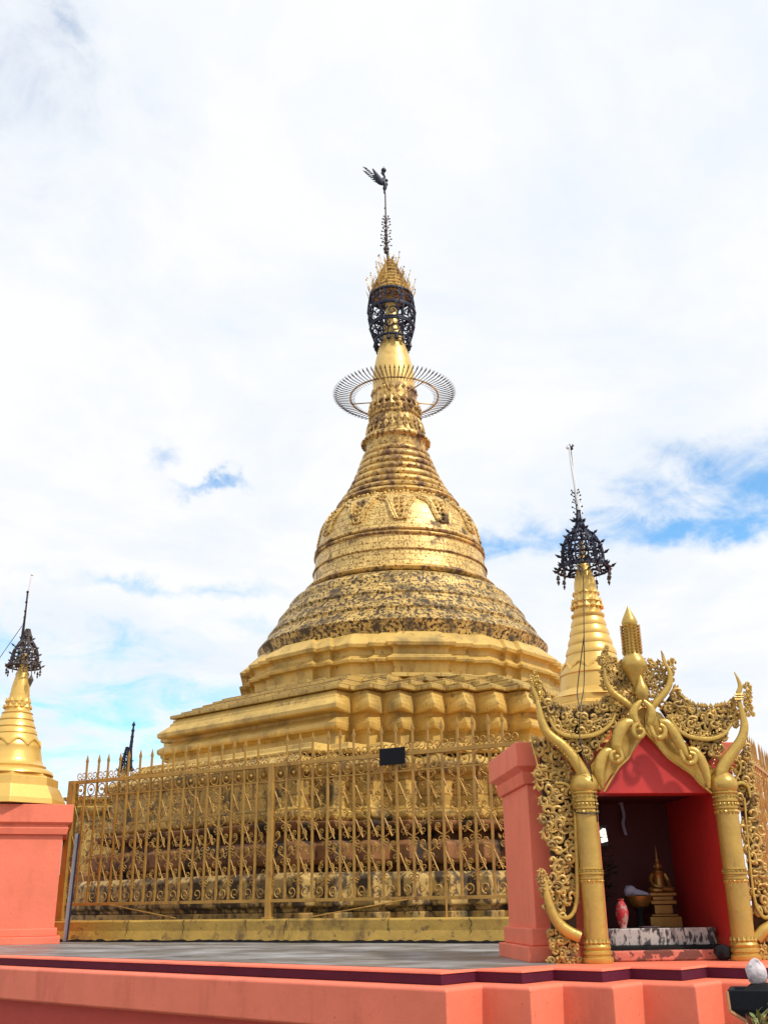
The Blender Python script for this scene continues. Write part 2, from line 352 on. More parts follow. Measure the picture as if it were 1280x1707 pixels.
# lowest plinth courses behind the fence
def tierprof(L): return [(o, zf(y,o)) for o,y in L]
P0s=redent(5.70,2.35,8)
def zf0(y,o): return zf(y,o+.36)
poly_tier('plinth_course',P0s,[(.60,-.3),(.60,.20),(.56,.26),(.56,zf0(1519,.5))],M['terrlow'])
poly_tier('plinth_course',P0s,[(.50,zf0(1519,.5)+.001),(.50,zf0(1512,.5)),(.58,zf0(1508,.5)),(.58,zf0(1462,.5)),(.48,zf0(1452,.5))],M['plinthw'])
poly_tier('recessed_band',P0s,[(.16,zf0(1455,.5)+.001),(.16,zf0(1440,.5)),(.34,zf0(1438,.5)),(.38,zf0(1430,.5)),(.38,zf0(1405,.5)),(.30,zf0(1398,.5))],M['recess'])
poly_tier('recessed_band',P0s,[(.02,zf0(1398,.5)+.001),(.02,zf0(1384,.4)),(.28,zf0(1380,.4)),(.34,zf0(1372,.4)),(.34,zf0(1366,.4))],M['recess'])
poly_tier('terrace_wall',P0s,[(.22,zf0(1366,.4)+.001),(.28,zf0(1360,.35)),(.28,zf0(1350,.35)),(.14,zf0(1343,.2)),(.14,zf0(1292,.2)),(.24,zf0(1286,.2)),(.28,zf0(1279,.2)),(.28,zf0(1271,.2)),(.10,zf0(1262,.1)),(-.2,zf(1258,.1))],M['terrwall'])
poly_tier('terrace',redent(5.42,2.42,7),[(-.1,zf(1258,.1)+.001),(0,zf(1256,.2)),(.04,zf(1253,.2)),(.04,zf(1249,.2)),(-.04,zf(1246,.2)),(-.06,zf(1240,.1)),(-.2,zf(1237,.1))],M['terr'],.01)
poly_tier('terrace',P1,tierprof([(-.04,1262),(-.04,1250),(-.12,1246),(-.14,1223),(-.08,1217),(.02,1213),(.04,1209),(.04,1203),(-.02,1200),(-.12,1197),(-.18,1193),(-.18,1188),(-.08,1185),(.02,1182),(.05,1179),(.05,1172),(.01,1169),(-.03,1167),(-.12,1162),(-.13,1158),(-.16,1157),(-.22,1151)]),M['terr'],.006,pinch=-.20)
def octo(ap, pr=.10, f1=.52, f2=.30):
    out=[]
    for k in range(8):
        a=k*pi/4+RZ*0; h=ap*math.tan(pi/8); d=np.array([cos(a),sin(a)]); t=np.array([-sin(a),cos(a)])
        for e,u in ((0,-1),(0,-f1),(pr*.6,-f1),(pr*.6,-f2),(pr*1.3,-f2),(pr*1.3,f2),(pr*.6,f2),(pr*.6,f1),(0,f1)):
            out.append(tuple(d*(ap+e)+t*h*u))
    return out
def p0_pt(o, t, z):      # t runs along the left face (0 far end .. 1) then the front chain
    Q=[(x*cos(RZ)-y*sin(RZ), x*sin(RZ)+y*cos(RZ)) for x,y in offset_poly(P0s,o)]
    return Q
# set-back steps between the two moulded terraces
zt0=zf(1150,-.22); OC=3.12
zt1=float(atY(690,1112,18.9)[2])-ZP
hz_=zt1-zt0
for P_,f0,f1_ in ((redent(4.70,2.36,6),0,.13),(redent(4.52,2.24,6),.13,.27),(redent(4.34,2.12,5),.27,.42),(redent(4.16,2.0,5),.42,.57),(redent(3.98,1.9,4),.57,.72),(redent(3.80,1.82,4),.72,.86)):
    poly_tier('set_back_step',P_,[(0,zt0+hz_*f0+.001),(0,zt0+hz_*f1_)],M['brick'],.012)
poly_tier('terrace_drum',octo(3.52,.16,.66,.42),[(0,zt0+hz_*.86+.001),(0,zt0+hz_*1.0)],M['brick'],.01)
P2=octo(3.30,.17,.66,.40)
def zu(y,o=0): return float(atY(720,y,SY-3.45-o)[2])-ZP
poly_tier('upper_terrace',P2,[(-.02,zt1+.001),(0,zu(1107)),(.02,zu(1104)),(.12,zu(1101,.12)),(.14,zu(1096,.12)),(.06,zu(1092,.1)),(0,zu(1089)),(0,zu(1082)),(.04,zu(1079)),(.12,zu(1076,.12)),(.14,zu(1070,.12)),(.05,zu(1064,.05)),(-.10,zu(1055,-.1)),(-.16,zu(1053,-.16))],M['terr'],.008)
# round part: radius from the outline
def rad(x0,x1,y): a=atY(x0,y,SY); c=atY(x1,y,SY); return float(c[0]-a[0])/2, float(a[2]+c[2])/2-ZP, float(a[0]+c[0])/2
LEAN=-.012
def cx(z): return LEAN*max(0,z-6.0)
def lathe_px(name, rows, m, n=96, cap0=True, cap1=True, wob=.0):
    b=MB(); rs=[]
    for r in rows:
        rr,z=(rad(*r)[:2] if len(r)==3 else r)
        rs.append([(cx(z)+rr*(1+wob*random.uniform(-1,1))*cos(2*pi*i/n), rr*sin(2*pi*i/n), z) for i in range(n)])
    b.rings(rs,cap0,cap1); return b.build(name,m,stupa,smooth=50)
def H(cxp,hw,y): return (cxp-hw,cxp+hw,y)
lathe_px('bell_base',[H(667,232,1125),H(667,236,1104),H(667,239,1097),H(667,240,1093),H(667,232,1084),H(667,222,1074),H(667,223,1070),H(667,213,1058),H(667,204,1046),H(667,205,1043),H(667,194,1030),H(667,186,1022),H(667,186,1017),
  H(667,180,1010),H(667,173,1005),H(667,160,1000),H(667,150,996)],M['bellbase'])
lathe_px('bell_moulding',[H(667,150,998),H(667,158,996),H(667,160,992),H(667,155,987),H(667,149,985)],M['rings'])
bell_rows=[(667,148,987),(667,145,975),(666,143,963),(665,141.5,953),(665,140,942),(664,138.5,934),(664,137,926),(663,135,918),(663,132,908),(663,129,897),(662,126,887),(662,119,876),(661,110,866),(661,101,858),(660,94,852)]
lathe_px('bell',[H(*r) for r in bell_rows],M['bell'],cap0=False)
BP=[rad(*H(*r))[:2] for r in bell_rows]
def bell_r(z):
    for (r0,z0),(r1,z1) in zip(BP,BP[1:]):
        if z0<=z<=z1: return r0+(r1-r0)*(z-z0)/(z1-z0)
    return BP[0][0] if z<BP[0][1] else BP[-1][0]
def bell_pt(a,z,o=0): r=bell_r(z)+o; return (cx(z)+r*cos(a), r*sin(a), z)
b=MB()
for yy in (934,927,960):
    z=rad(*H(664,138,yy))[1]
    b.tube([bell_pt(2*pi*i/96,z,.02) for i in range(96)],.035 if yy!=960 else .02,6,closed=True)
b.build('bell_girdle',M['rings'],stupa,smooth=True)
# relief garlands round the shoulder of the bell
b=MB(); z_lo=rad(*H(663,134,912))[1]; z_hi=rad(*H(661,108,862))[1]; NA=12
for k in range(NA):
    a0=2*pi*(k+.06)/NA; a1=2*pi*(k+.94)/NA; am=(a0+a1)/2
    for o_,sc in ((0,1.0),(.0,.86)):
        pts=[]
        for i in range(25):
            t=i/24; a=am+(a0-am)*(1-2*t)*sc if False else am+(a1-am)*(2*t-1)*sc
            hgt=(1-abs(2*t-1)**2.2)*(.93*sc)+.04*sin(t*6*pi)
            pts.append(bell_pt(a,z_lo+(z_hi-z_lo)*hgt,.025))
        b.tube(pts,.035,5)
    # hanging drop between two arches
    aj=2*pi*(k+1)/NA
    for i in range(6):
        z=z_lo+(z_hi-z_lo)*(.75-.15*i); w=.05*(1-.12*i)
        for sgn in (-1,1):
            p=bell_pt(aj+sgn*w*.8,z,.03); b.ball(p,.05*(1-.08*i),6,4)
    for i in range(9):
        t=i/8; a=a0+(a1-a0)*t; b.ball(bell_pt(a,z_hi+.05+.05*sin(3*t*pi),.01),.045,6,4)
b.build('garland_relief',M['bell'],stupa,smooth=True)
# conical ring section: each ring bulges
ring_rows=[(855,102),(843,94.5),(831,85),(818,77.5),(805,71),(793,65.5),(781,61),(769,56.5),(758,51.5)]
rr_=[]
for i,(y,hw) in enumerate(ring_rows[:-1]):
    y2,hw2=ring_rows[i+1]
    for t,e in ((0,-4),(.12,.5),(.35,3.2),(.6,3.0),(.82,.5),(.95,-3)):
        rr_.append(H(660-.02*(855-y),hw+(hw2-hw)*t+e*(hw/90)+ (0 if e>0 else 0),y+(y2-y)*t))
lathe_px('ring_band',rr_,M['rings'],cap0=False)
lathe_px('collar',[H(658,48,758),H(658,50,752),H(657,49,747),H(657,50,744),H(657,54,742),H(657,55,739),H(657,53,735),H(657,47,732)],M['rings'])
lathe_px('lotus_band',[H(657,46,733),H(657,45,722),H(657,43.5,714),H(656,42,708),H(656,40,700),H(656,41,695),H(656,41,688),H(656,38,684),H(656,37,676),H(655,36,668),H(655,37,664),H(655,35,658),H(655,34.5,650)],M['rings'])
b=MB()
def petals(y0,y1,hw0,hw1,n,w):
    r0,z0,_=rad(*H(656,hw0,y0)); r1,z1,_=rad(*H(656,hw1,y1))
    for k in range(n):
        a=2*pi*k/n; d=(cos(a)*(r1-r0),sin(a)*(r1-r0),z1-z0); L=math.dist((0,0,0),d)
        b.leaf((cx(z0)+r0*cos(a),r0*sin(a),z0),d,L,w,nrm=(cos(a),sin(a),0.001),t=.35)
for a_ in ((731,712,48,45,26,.15),(706,724,43,47,26,.12),(697,682,42,43,22,.16),(672,688,38,43,22,.13),(664,653,37,37,22,.12)):
    petals(*a_); b.build('lotus_petals',M['rings'],stupa,smooth=True); b=MB()
for yy,hw,rb in ((716,45,.05),(700,41.5,.045),(680,39,.05),(742,55.5,.045)):
    r,z,_=rad(*H(656,hw,yy))
    for k in range(40): a=2*pi*k/40; b.ball((cx(z)+r*cos(a),r*sin(a),z),rb,6,4)
b.build('bead_row',M['rings'],stupa,smooth=True)
lathe_px('banana_bud',[H(655,34.5,652),H(655,35,640),H(654,34.5,628),H(653,32.5,616),H(653,29,602),H(652.5,25,588),H(652,21,575),H(651,19,564),H(651,17,556),H(650,13,540),H(650,10,520),H(649,9,495)],M['bud'])
# halo ring of spokes round the spire
zr=float(atY(655,664,SY)[2])-ZP; pxm=SY/1823*1.06
halo=MB(); ro,ri=107*SY/1700*1.0,82*SY/1700*1.0
halo.tube([(cx(zr)+ri*cos(2*pi*i/72),ri*sin(2*pi*i/72),zr) for i in range(72)],.022,5,closed=True)
for a in (20,75,165,255,310):
    halo.tube([(cx(zr)+.4*cos(R(a)),.4*sin(R(a)),zr-.05),(cx(zr)+ri*cos(R(a)),ri*sin(R(a)),zr)],.016,5)
ho=halo.build('spoked_halo',M['rings'],stupa)
sp0=None
for k in range(84):
    a=2*pi*k/84
    if sp0 is None:
        b=MB(); b.tube([(ri-.12,0,zr-.03),(ri,0,zr),(ro-.06,0,zr+.03),(ro+.10,0,zr+.12)],[.006,.009,.015,.005],4); b.leaf((ro-.05,0,zr+.03),(1,0,.35),.2,.04,nrm=(0,0,1))
        sp0=b.build('spoke',M['iron2'],ho); s_=sp0
    else:
        s_=sp0.copy(); COL.objects.link(s_); s_.parent=ho
    s_.location=(cx(zr),0,0); s_.rotation_euler=(0,0,a)
# crown umbrella (hti)
def spiral_on(mb, P, a0, z0, R0, turns, r, sgn, k=12, end=.25):
    pts=[]
    for i in range(k+1):
        t=i/k; rr=R0*(1-(1-end)*t); th=sgn*turns*2*pi*t
        pts.append(P(a0+rr*cos(th), z0+rr*sin(th)))
    mb.tube(pts,[r*(1-.4*i/k) for i in range(k+1)],4)
def cage(parent, z0, z1, r0, r1, n, mtl, bottom_bells=True, dens=1.0, tube=.02, name='crown_tier'):
    b=MB()
    for z,r in ((z0,r0),(z1,r1)):
        b.tube([(cx_(z)+r*cos(2*pi*i/32),r*sin(2*pi*i/32),z) for i in range(32)],tube*1.25,5,closed=True)
    for k in range(n):
        a=2*pi*k/n
        P=lambda s,z: (cx_(z)+(r0+(r1-r0)*(z-z0)/(z1-z0))*cos(a+s/max(r0,.05))*1.03,(r0+(r1-r0)*(z-z0)/(z1-z0))*sin(a+s/max(r0,.05))*1.03,z)
        h=z1-z0; w=2*pi*r0/n
        spiral_on(b,P,-w*.2,z0+h*.35,min(w*.45,h*.34),1.2,tube,1)
        spiral_on(b,P,w*.2,z0+h*.68,min(w*.45,h*.30),1.2,tube,-1)
        b.tube([P(0,z0-h*.10),P(w*.2,z0+h*.4),P(-.1*w,z1+h*.08)],tube,4)
    return b.build(name,mtl,parent,smooth=True)
cx_=cx
hti=MB()
L=[(570,29),(548,36),(522,38.5),(497,35)]
lv=[rad(*H(650,hw,y))[:2] for y,hw in L]
hroot=thing('tmp','','')
bpy.data.objects.remove(hroot)
b=MB()
for r,z in lv: b.tube([(cx(z)+r*cos(2*pi*i/32),r*sin(2*pi*i/32),z) for i in range(32)],.035,5,closed=True)
for k in range(6):
    a=2*pi*k/6; b.tube([(cx(lv[0][1])+.2*cos(a),.2*sin(a),lv[0][1]+.15)]+[(cx(z)+r*cos(a),r*sin(a),z) for r,z in lv],.025,5)
crown=b.build('crown_umbrella',M['iron'],stupa,smooth=True)
cage(crown,lv[0][1],lv[1][1],lv[0][0],lv[1][0],10,M['iron'],tube=.021)
cage(crown,lv[1][1]+.06,lv[2][1]-.03,lv[1][0],lv[2][0],9,M['iron'],tube=.021)
cage(crown,lv[2][1]+.03,lv[3][1],lv[2][0],lv[3][0],10,M['iron'],tube=.021)
bl=MB(); bl.lathe([(.004,0),(.035,-.02),(.05,-.10),(.055,-.13)],8); bl.leaf((0,0,-.13),(0,0,-1),.12,.06)
b0=None
for k in range(14):
    a=2*pi*k/14
    for (r,z) in (lv[0],):
        o=bl.build('bell_pendant',M['iron'],crown) if b0 is None else b0.copy()
        if b0 is None: b0=o
        else: COL.objects.link(o); o.parent=crown
        o.location=(cx(z)+r*cos(a),r*sin(a),z-.02); o.rotation_euler=(0,0,a)
# gold tiered cone above the cage
b=MB(); rows=[]
NC=9
for k in range(NC):
    y=495-7.2*k; hw=34*(1-k/NC)**.92+1.5; hw2=34*(1-(k+1)/NC)**.92+1.5
    rows+=[H(648,hw,y),H(648,hw+1,y-2.2),H(648,hw2+1.2,y-4.5),H(648,hw2-.5,y-6.8)]
o=lathe_px('tiered_cone',rows,M['rings'],n=40); 
b=MB()
for k in range(NC):
    y=494-7.2*k; hw=34*(1-k/NC)**.92+3
    r,z,_=rad(*H(648,hw,y)); n=max(7,int(18*(1-k/NC)))
    for i in range(n):
        a=2*pi*(i+.5*(k%2))/n; b.leaf((cx(z)+r*cos(a),r*sin(a),z-.03),(cos(a)*.35,sin(a)*.35,1),.20 if k else .24,.055,nrm=(cos(a),sin(a),.01))
        if random.random()<.35: b.tube([(cx(z)+r*1.0*cos(a),r*sin(a),z),(cx(z)+(r+.10)*cos(a),(r+.10)*sin(a),z+.34)],.008,3); b.ball((cx(z)+(r+.10)*cos(a),(r+.10)*sin(a),z+.36),.022,5,4)
b.build('tier_leaf',M['rings'],o,smooth=False)
def ax(x,y): p=atY(x,y,SY); return (float(p[0])-SX, 0.0, float(p[2])-ZP)
b=MB(); b.tube([ax(648,437),ax(645,415),ax(643,370),ax(642,322)],[.05,.03,.022,.018],6)
for yy,rb in ((415,.085),(420,.07),(405,.055),(398,.05),(391,.045),(384,.045),(377,.04),(371,.05),(347,.03)):
    b.ball(ax(644-.03*(420-yy),yy),rb,8,6,sz=.9)
for yy in (410,402,394,386,378,371,366):
    for k in range(5):
        a=2*pi*k/5+yy; p=ax(643.5,yy); l=.10+.0012*(yy-366); q2=(p[0]+l*cos(a),l*sin(a),p[2]+.05); b.tube([p,q2],.01,3); b.ball(q2,.024,5,4)
b.build('finial_mast',M['iron2'],stupa,smooth=True)
# weather-vane bird
b=MB(); p=ax(642,318)
b.tube(smoothpath([ax(641,322),ax(641,315),ax(642,309),ax(640,303),ax(638,297)],3),[.03]*3+[.055]*3+[.065]*3+[.05]*3+[.03],8)
for sg in (-1,1):
    pts=[ax(640,306),ax(634,303),ax(628,296),ax(621,287)]
    pts=[(q_[0],sg*.05*i,q_[2]) for i,q_ in enumerate(pts)]
    b.tube(smoothpath(pts,3),[.05,.07,.08,.08,.075,.07,.06,.045,.03,.012],6,flat=.35)
    for i in range(5):
        b.leaf((pts[1][0]-.08*i,sg*.08,pts[1][2]+.03+.08*i),(-1,.0,.25+.1*i),.22,.06,nrm=(0,1,0))
b.tube(smoothpath([ax(639,300),ax(641,295),ax(638,289),ax(639,285)],3),[.05,.04,.035,.03,.03,.04,.05,.05,.04,.02],6)
b.ball(ax(639.5,284),.075,8,6); b.tube([ax(643,302),ax(644,300)],.04,5); b.ball(ax(644,301),.05,6,5); b.ball(ax(644.5,307),.04,6,5)
b.tube([ax(639.5,283),ax(639.5,277)],[.015,.004],4)
b.build('weather_vane',M['iron'],stupa,smooth=True)

# ---------------------------------------------------------------- fence
FA=np.array([-7.22,24.235]); FD=azv(180-61.6); FRZ=math.atan2(FD[1],FD[0])
FZ0,FZB,FZT=1.43-ZP,1.76-ZP,4.39-ZP      # wall top, bottom rail, top rail, above the platform
LEN=5.42; NB=17
lw=thing('low_wall','long ochre plaster low wall with cracks and a painted shadow strip at its foot under the main fence','wall',(FA[0],FA[1],ZP),FRZ)
b=MB(); prof=[(-.26,.0),(-.24,.06),(-.20,.22),(-.20,FZ0-.03),(-.17,FZ0),(.17,FZ0),(.2,FZ0-.03),(.2,0)]
nseg=40; x0,x1=-.22,11.6; rs=[]
for i in range(nseg+1):
    x=x0+(x1-x0)*i/nseg; rs.append([(x,y*(1+random.uniform(-.03,.03)),z*(1+random.uniform(-.012,.012))) for y,z in prof])
b.rings(rs); b.build('plaster_wall',M['lowwall'],lw,bevel=.01)
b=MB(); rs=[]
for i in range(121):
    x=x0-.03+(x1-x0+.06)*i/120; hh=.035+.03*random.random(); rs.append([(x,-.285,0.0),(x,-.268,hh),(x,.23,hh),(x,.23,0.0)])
b.rings(rs); b.build('foot_shadow_strip',M['darklump'],lw)  # near-black strip painting the shadow along the foot of the wall
rc=random.Random(4)
for u_ in (2.1,3.55,5.1,6.05,8.3,9.9):
    b=MB(); z_=FZ0-.01; x_=u_; pts=[]
    while z_>.05:
        pts.append((x_,-.203-.04*max(0,(.22-z_)/.22),z_)); z_-=rc.uniform(.03,.06); x_+=rc.uniform(-.03,.035)
    b.tube(pts,[.007*(1-.6*i/len(pts)) for i in range(len(pts))],4); b.build('crack',M['darklump'],lw)
fence=thing('ornamental_fence','tall ochre wrought iron fence with scrolls and spear tips in front of the great stupa','fence',(FA[0],FA[1],ZP),FRZ)
def scroll_mb(mb, x, z, s, sg, y=0, r=.013, turns=1.15):
    pts=[]
    for i in range(13):
        t=i/12; rr=s*(1-.72*t); th=sg*(turns*2*pi*t)+(-pi/2 if sg>0 else -pi/2)
        pts.append((x+rr*cos(th)*1.0,y,z+rr*sin(th)))
    mb.tube(pts,[r*(1-.3*i/12) for i in range(13)],4)
def s_curve(mb,x,z,w,h,sg,r=.013,y=0):
    pts=[]
    for i in range(17):
        t=i/16
        pts.append((x+sg*w*sin(t*2*pi)*.5,y,z+h*t))
    mb.tube(pts,r,4)
    scroll_mb(mb,x+sg*w*.12,z+h*.1,w*.42,sg,y,r); scroll_mb(mb,x-sg*w*.12,z+h*.9,w*.42,-sg,y,r)
pitch=LEN/NB
def make_panel(parent, L=LEN, nb=NB, seed=1):
    rnd=random.Random(seed)
    root=MB(); root.box(0,L,-.035,.035,FZT-.04,FZT+.04); root.box(0,L,-.03,.03,FZB-.03,FZB+.03); root.box(0,L,-.012,.012,FZT-.34,FZT-.315)
    pan=root.build('fence_panel',M['fence'],parent,bevel=.004)
    bb=MB(); bb.box(-.022,.022,-.02,.02,FZB+.03,FZT-.04); bb.box(-.018,.018,-.018,.018,FZT+.04,FZT+.42)
    bb.rings([[(-.03,-.012,FZT+.42),(.03,-.012,FZT+.42),(.03,.012,FZT+.42),(-.03,.012,FZT+.42)],[(-.036,-.014,FZT+.46),(.036,-.014,FZT+.46),(.036,.014,FZT+.46),(-.036,.014,FZT+.46)],[(-.003,-.002,FZT+.60),(.003,-.002,FZT+.60),(.003,.002,FZT+.60),(-.003,.002,FZT+.60)]])
    b0=None
    for i in range(1,nb):
        if b0 is None: b0=bb.build('bar',M['fence'],pan); o=b0
        else: o=b0.copy(); COL.objects.link(o); o.parent=pan
        o.location=(L*i/nb,rnd.uniform(-.008,.008),rnd.uniform(-.012,.012)); o.rotation_euler=(rnd.uniform(-.004,.004),rnd.uniform(-.009,.009),0)
    sc=MB(); pt=L/nb
    for i in range(nb):
        x=pt*(i+.5)
        # lying S scrolls on the top rail between the spears
        for sg in (-1,1):
            scroll_mb(sc,x+sg*pt*.20,FZT+.14,.085,sg,0,.014); 
        sc.ball((x,0,FZT+.07),.028,6,4)
        # ring row under the rail
        sc.tube([(x+.10*cos(2*pi*k/14),0,FZT-.18+.12*sin(2*pi*k/14)) for k in range(14)],.014,4,closed=True); sc.ball((x,0,FZT-.18),.04,6,4)
        # bottom ring row
        scroll_mb(sc,x,FZB+.16,.10,1 if i%2 else -1,0,.014)
        # columns of small scrolls clinging to the bars
        z=FZB+.34; k=0
        while z<FZT-.5:
            sg=1 if (k+i)%2 else -1
            if rnd.random()<.86: s_curve(sc,x+sg*pt*.22,z,.17,.30,sg,.0125)
            if (k%2==0) and rnd.random()<.9:
                sc.tube([(x-pt*.40,0,z+.46),(x+pt*.1,-.01,z+.12)],[.013,.011],4)
            if rnd.random()<.6: scroll_mb(sc,x-sg*pt*.2,z+.2,.06,sg,0,.011)
            z+=.29 if k%2 else .36; k+=1
        for q_ in range(2):
            sc.leaf((x+rnd.uniform(-.08,.08),0,FZB+.35+rnd.random()*2.0),(rnd.uniform(-1,1),0,1),.13,.06)
    sc.build('scrollwork',M['fence'],pan,smooth=True)
    return pan
def make_post(parent,x,w=.05,z0=None,z1=None):
    b=MB(); b.box(x-w,x+w,-w,w,FZ0 if z0 is None else z0,(FZT+.04) if z1 is None else z1)
    b.box(x-w-.04,x+w+.04,-w-.04,w+.04,(FZ0 if z0 is None else z0),(FZ0 if z0 is None else z0)+.03)
    return b.build('post',M['fence'],parent,bevel=.005)
make_post(fence,-.04,.09); p1=make_panel(fence); p1.location=(.03,0,0)
make_post(fence,LEN+.08,.06); p2=make_panel(fence,seed=2); p2.location=(LEN+.13,0,0); make_post(fence,2*LEN+.18,.045)
b=MB(); b.tube([(1.4,-.06,FZB-.02),(3.3,-.16,FZ0+.03)],.012,5); b.build('stay_rod',M['fence'],fence)
b=MB(); b.tube([(8.6,-.06,FZB-.02),(6.6,-.16,FZ0+.03)],.012,5); b.build('stay_rod',M['fence'],fence)
b=MB(); b.tube([(9.4,-.05,FZB-.02),(9.4,-.05,FZ0)],.02,5); b.build('stay_rod',M['fence'],fence)
# blank board on the fence
bd=thing('board','small blank black board fixed to the top rail of the main fence','board',(FA[0]+FD[0]*8.35,FA[1]+FD[1]*8.35,ZP),FRZ)
b=MB(); b.box(-.28,.28,-.075,-.05,FZT-.20,FZT+.12); b.build('plate',M['blackmatte'],bd,bevel=.006)
b=MB(); b.box(-.22,-.18,-.05,-.036,FZT-.1,FZT+.04); b.box(.18,.22,-.05,-.036,FZT-.1,FZT+.04); b.build('bracket',M['iron'],bd)
# fence beyond the right side of the shrine
f2=thing('ornamental_fence','ochre wrought iron fence going back behind the right side of the coral shrine','fence',(7.25,21.2,ZP),R(64))
p3=make_panel(f2,seed=5); make_post(f2,0,.05,z0=0); make_post(f2,LEN+.03,.05,z0=0)
b=MB(); b.box(-.1,LEN+.2,-.15,.15,0,FZ0-.01); b.build('footing',M['lowwall'],f2,bevel=.01)

# ---------------------------------------------------------------- small stupas
def small_stupa(label, X, Y, rows, cage_rows, pole, zbase, grp='small golden stupas standing on the shrines', eight=True, pole2=None, dark=False):
    t=thing('small_stupa',label,'stupa',(X,Y,zbase),0,grp)
    def lo(x,y): p=atY(x,y,Y); return float(p[0])-X, float(p[2])-zbase
    def rz(c,hw,y): a=lo(c-hw,y); c2=lo(c+hw,y); return (c2[0]-a[0])/2,(a[1]+c2[1])/2,(c2[0]+a[0])/2
    names=[]
    for nm,L,n,mt_ in rows:
        b=MB(); rs=[]
        for c,hw,y in L:
            r,z,xc=rz(c,hw,y)
            rs.append([(r*cos(2*pi*i/n+(pi/8 if n==8 else 0)),r*sin(2*pi*i/n+(pi/8 if n==8 else 0)),z) for i in range(n)])
        b.rings(rs); b.build(nm,mt_,t,smooth=(n>8) and 40,bevel=.008 if n==8 else 0)
    return t,lo,rz
def crown_pieces(kn,lv,n):
    for (r,z) in lv[:-1]:
        m_=max(6,int(n*r/lv[0][0]))
        for i in range(m_):
            a=2*pi*(i+.5)/m_; kn.leaf((r*cos(a),r*sin(a),z),(cos(a),sin(a),.7),.11*random.uniform(.5,1.3),.06,nrm=(0,0,1),t=.4)
def dress_crown(t, rz, L, mt_, n=10, tb=.012, yw=0):
    global cx_
    old=cx_; cx_=lambda z:0
    b=MB(); lv=[]
    for c,hw,y in L:
        r,z,_=rz(c,hw,y); lv.append((r,z)); b.tube([(r*cos(2*pi*i/24),r*sin(2*pi*i/24),z) for i in range(24)],tb*1.3,5,closed=True)
    for k in range(6):
        a=2*pi*k/6; b.tube([(r*cos(a),r*sin(a),z) for r,z in lv],tb,4)
        b.tube([(.02*cos(a),.02*sin(a),lv[0][1]),(lv[0][0]*cos(a),lv[0][0]*sin(a),lv[0][1])],tb,4)
    crown_pieces(b,lv,n)
    cr_=b.build('crown_umbrella',mt_,t,smooth=True)
    for (r0,z0),(r1,z1) in zip(lv,lv[1:]):
        if r0>.07: cage(cr_,z0,z1,r0,r1,max(6,int(n*r0/lv[0][0])),mt_,tube=tb)
    bl=MB(); bl.tube([(0,0,0),(0,0,-.06)],.004,3); bl.lathe([(.004,-.06),(.018,-.07),(.026,-.11),(.03,-.125)],8); bl.leaf((0,0,-.12),(0,0,-1),.10,.05)
    b0=None; r,z=lv[0]
    for k in range(9):
        a=2*pi*k/9+.2
        if b0 is None: o=b0=bl.build('bell_pendant',M['iron2'],cr_)
        else: o=b0.copy(); COL.objects.link(o); o.parent=cr_
        o.location=(r*cos(a),r*sin(a),z); o.rotation_euler=(0,0,a)
    cx_=old; return cr_,lv
def relief_band(t, rz, spec, n=14, name='petal_relief', m=None):
    b=MB()
    for c,hw,y,c1,hw1,y1,w in spec:
        r0,z0,_=rz(c,hw,y); r1,z1,_=rz(c1,hw1,y1)
        for k in range(n):
            a=2*pi*k/n; d=(cos(a)*(r1-r0),sin(a)*(r1-r0),z1-z0); Ln=math.dist((0,0,0),d)
            b.leaf((r0*cos(a),r0*sin(a),z0),d,Ln,w,nrm=(cos(a),sin(a),.001),t=.35)
    b.build(name,m or M['sgold'],t,smooth=True)
# on the right shrine
YR=13.75; pR=atY(990,1150,YR); ZR=3.30
body=[('drum',[(982,86,1222),(982,84,1182),(982,77,1178),(982,76,1166)],8,M['sgold']),
 ('bell',[(982,74,1168),(982,70,1164),(982,66,1158),(982,58,1154),(982,57,1146),(982,55,1136),(982,54,1130),(982,55.5,1128),(982,55,1125),(982,52,1120),(981,46,1108),(981,42,1098),(981,40,1092)],40,M['sgold']),
 ('ring_band',[(980,41.5,1094),(980,42,1091),(980,40,1085),(979.5,36,1078),(979.5,37,1075),(979.5,35.5,1069),(979,32,1062),(979,33,1059),(979,31.5,1053),(979,28.5,1047),(979,29.5,1044),(979,28,1038),(978.5,25,1032),(978.5,27.5,1029),(978.5,27.5,1026),(978,23,1023)],40,M['sgold']),
 ('lotus_band',[(978,23,1024),(978,22.5,1016),(978,20.5,1012),(978,22,1007),(977.5,21.5,1000),(977,19.5,996),(977,20.5,992),(977,18,988)],40,M['sgold']),
 ('banana_bud',[(977,18,989),(977,18.5,980),(976.5,17.5,970),(976,15,960),(975,11,948),(974,8,938),(973,5,920),(971,3,900)],32,M['sgold'])]
sR,loR,rzR=small_stupa('small golden stupa with dark crown rising behind the gable of the right shrine',float(pR[0]),YR,body,None,None,ZR)
dress_crown(sR,rzR,[(973,43,950),(973,34,942),(972,34,927),(971,31,909),(969,22,893),(967,9,882),(966,5,870),(965,2.5,852)],M['iron'],n=13,tb=.013)
relief_band(sR,rzR,[(978,23,1018,978,26,1008,.10),(978,21,1010,978,24,998,.09),(977,20,995,977,20,986,.08)],14)
b=MB()
for k in range(10):
    a0=2*pi*k/10
    pts=[]
    for i in range(13):
        t=i/12; a=a0+2*pi/10*t; yv=1124-14*(1-abs(2*t-1)**1.6)-2*sin(4*pi*t)**2
        hw=50.5-(1120-yv)*.34 if yv<1120 else 51
        r,z,_=rzR(981,hw,yv); pts.append((r*cos(a)*1.01,r*sin(a)*1.01,z))
    b.tube(pts,.022,5)
b.build('garland_relief',M['sgold'],sR,smooth=True)
def pl(lo,pts,rad_,dy=0): return [(lo(x,y)[0],dy,lo(x,y)[1]) for x,y in pts]
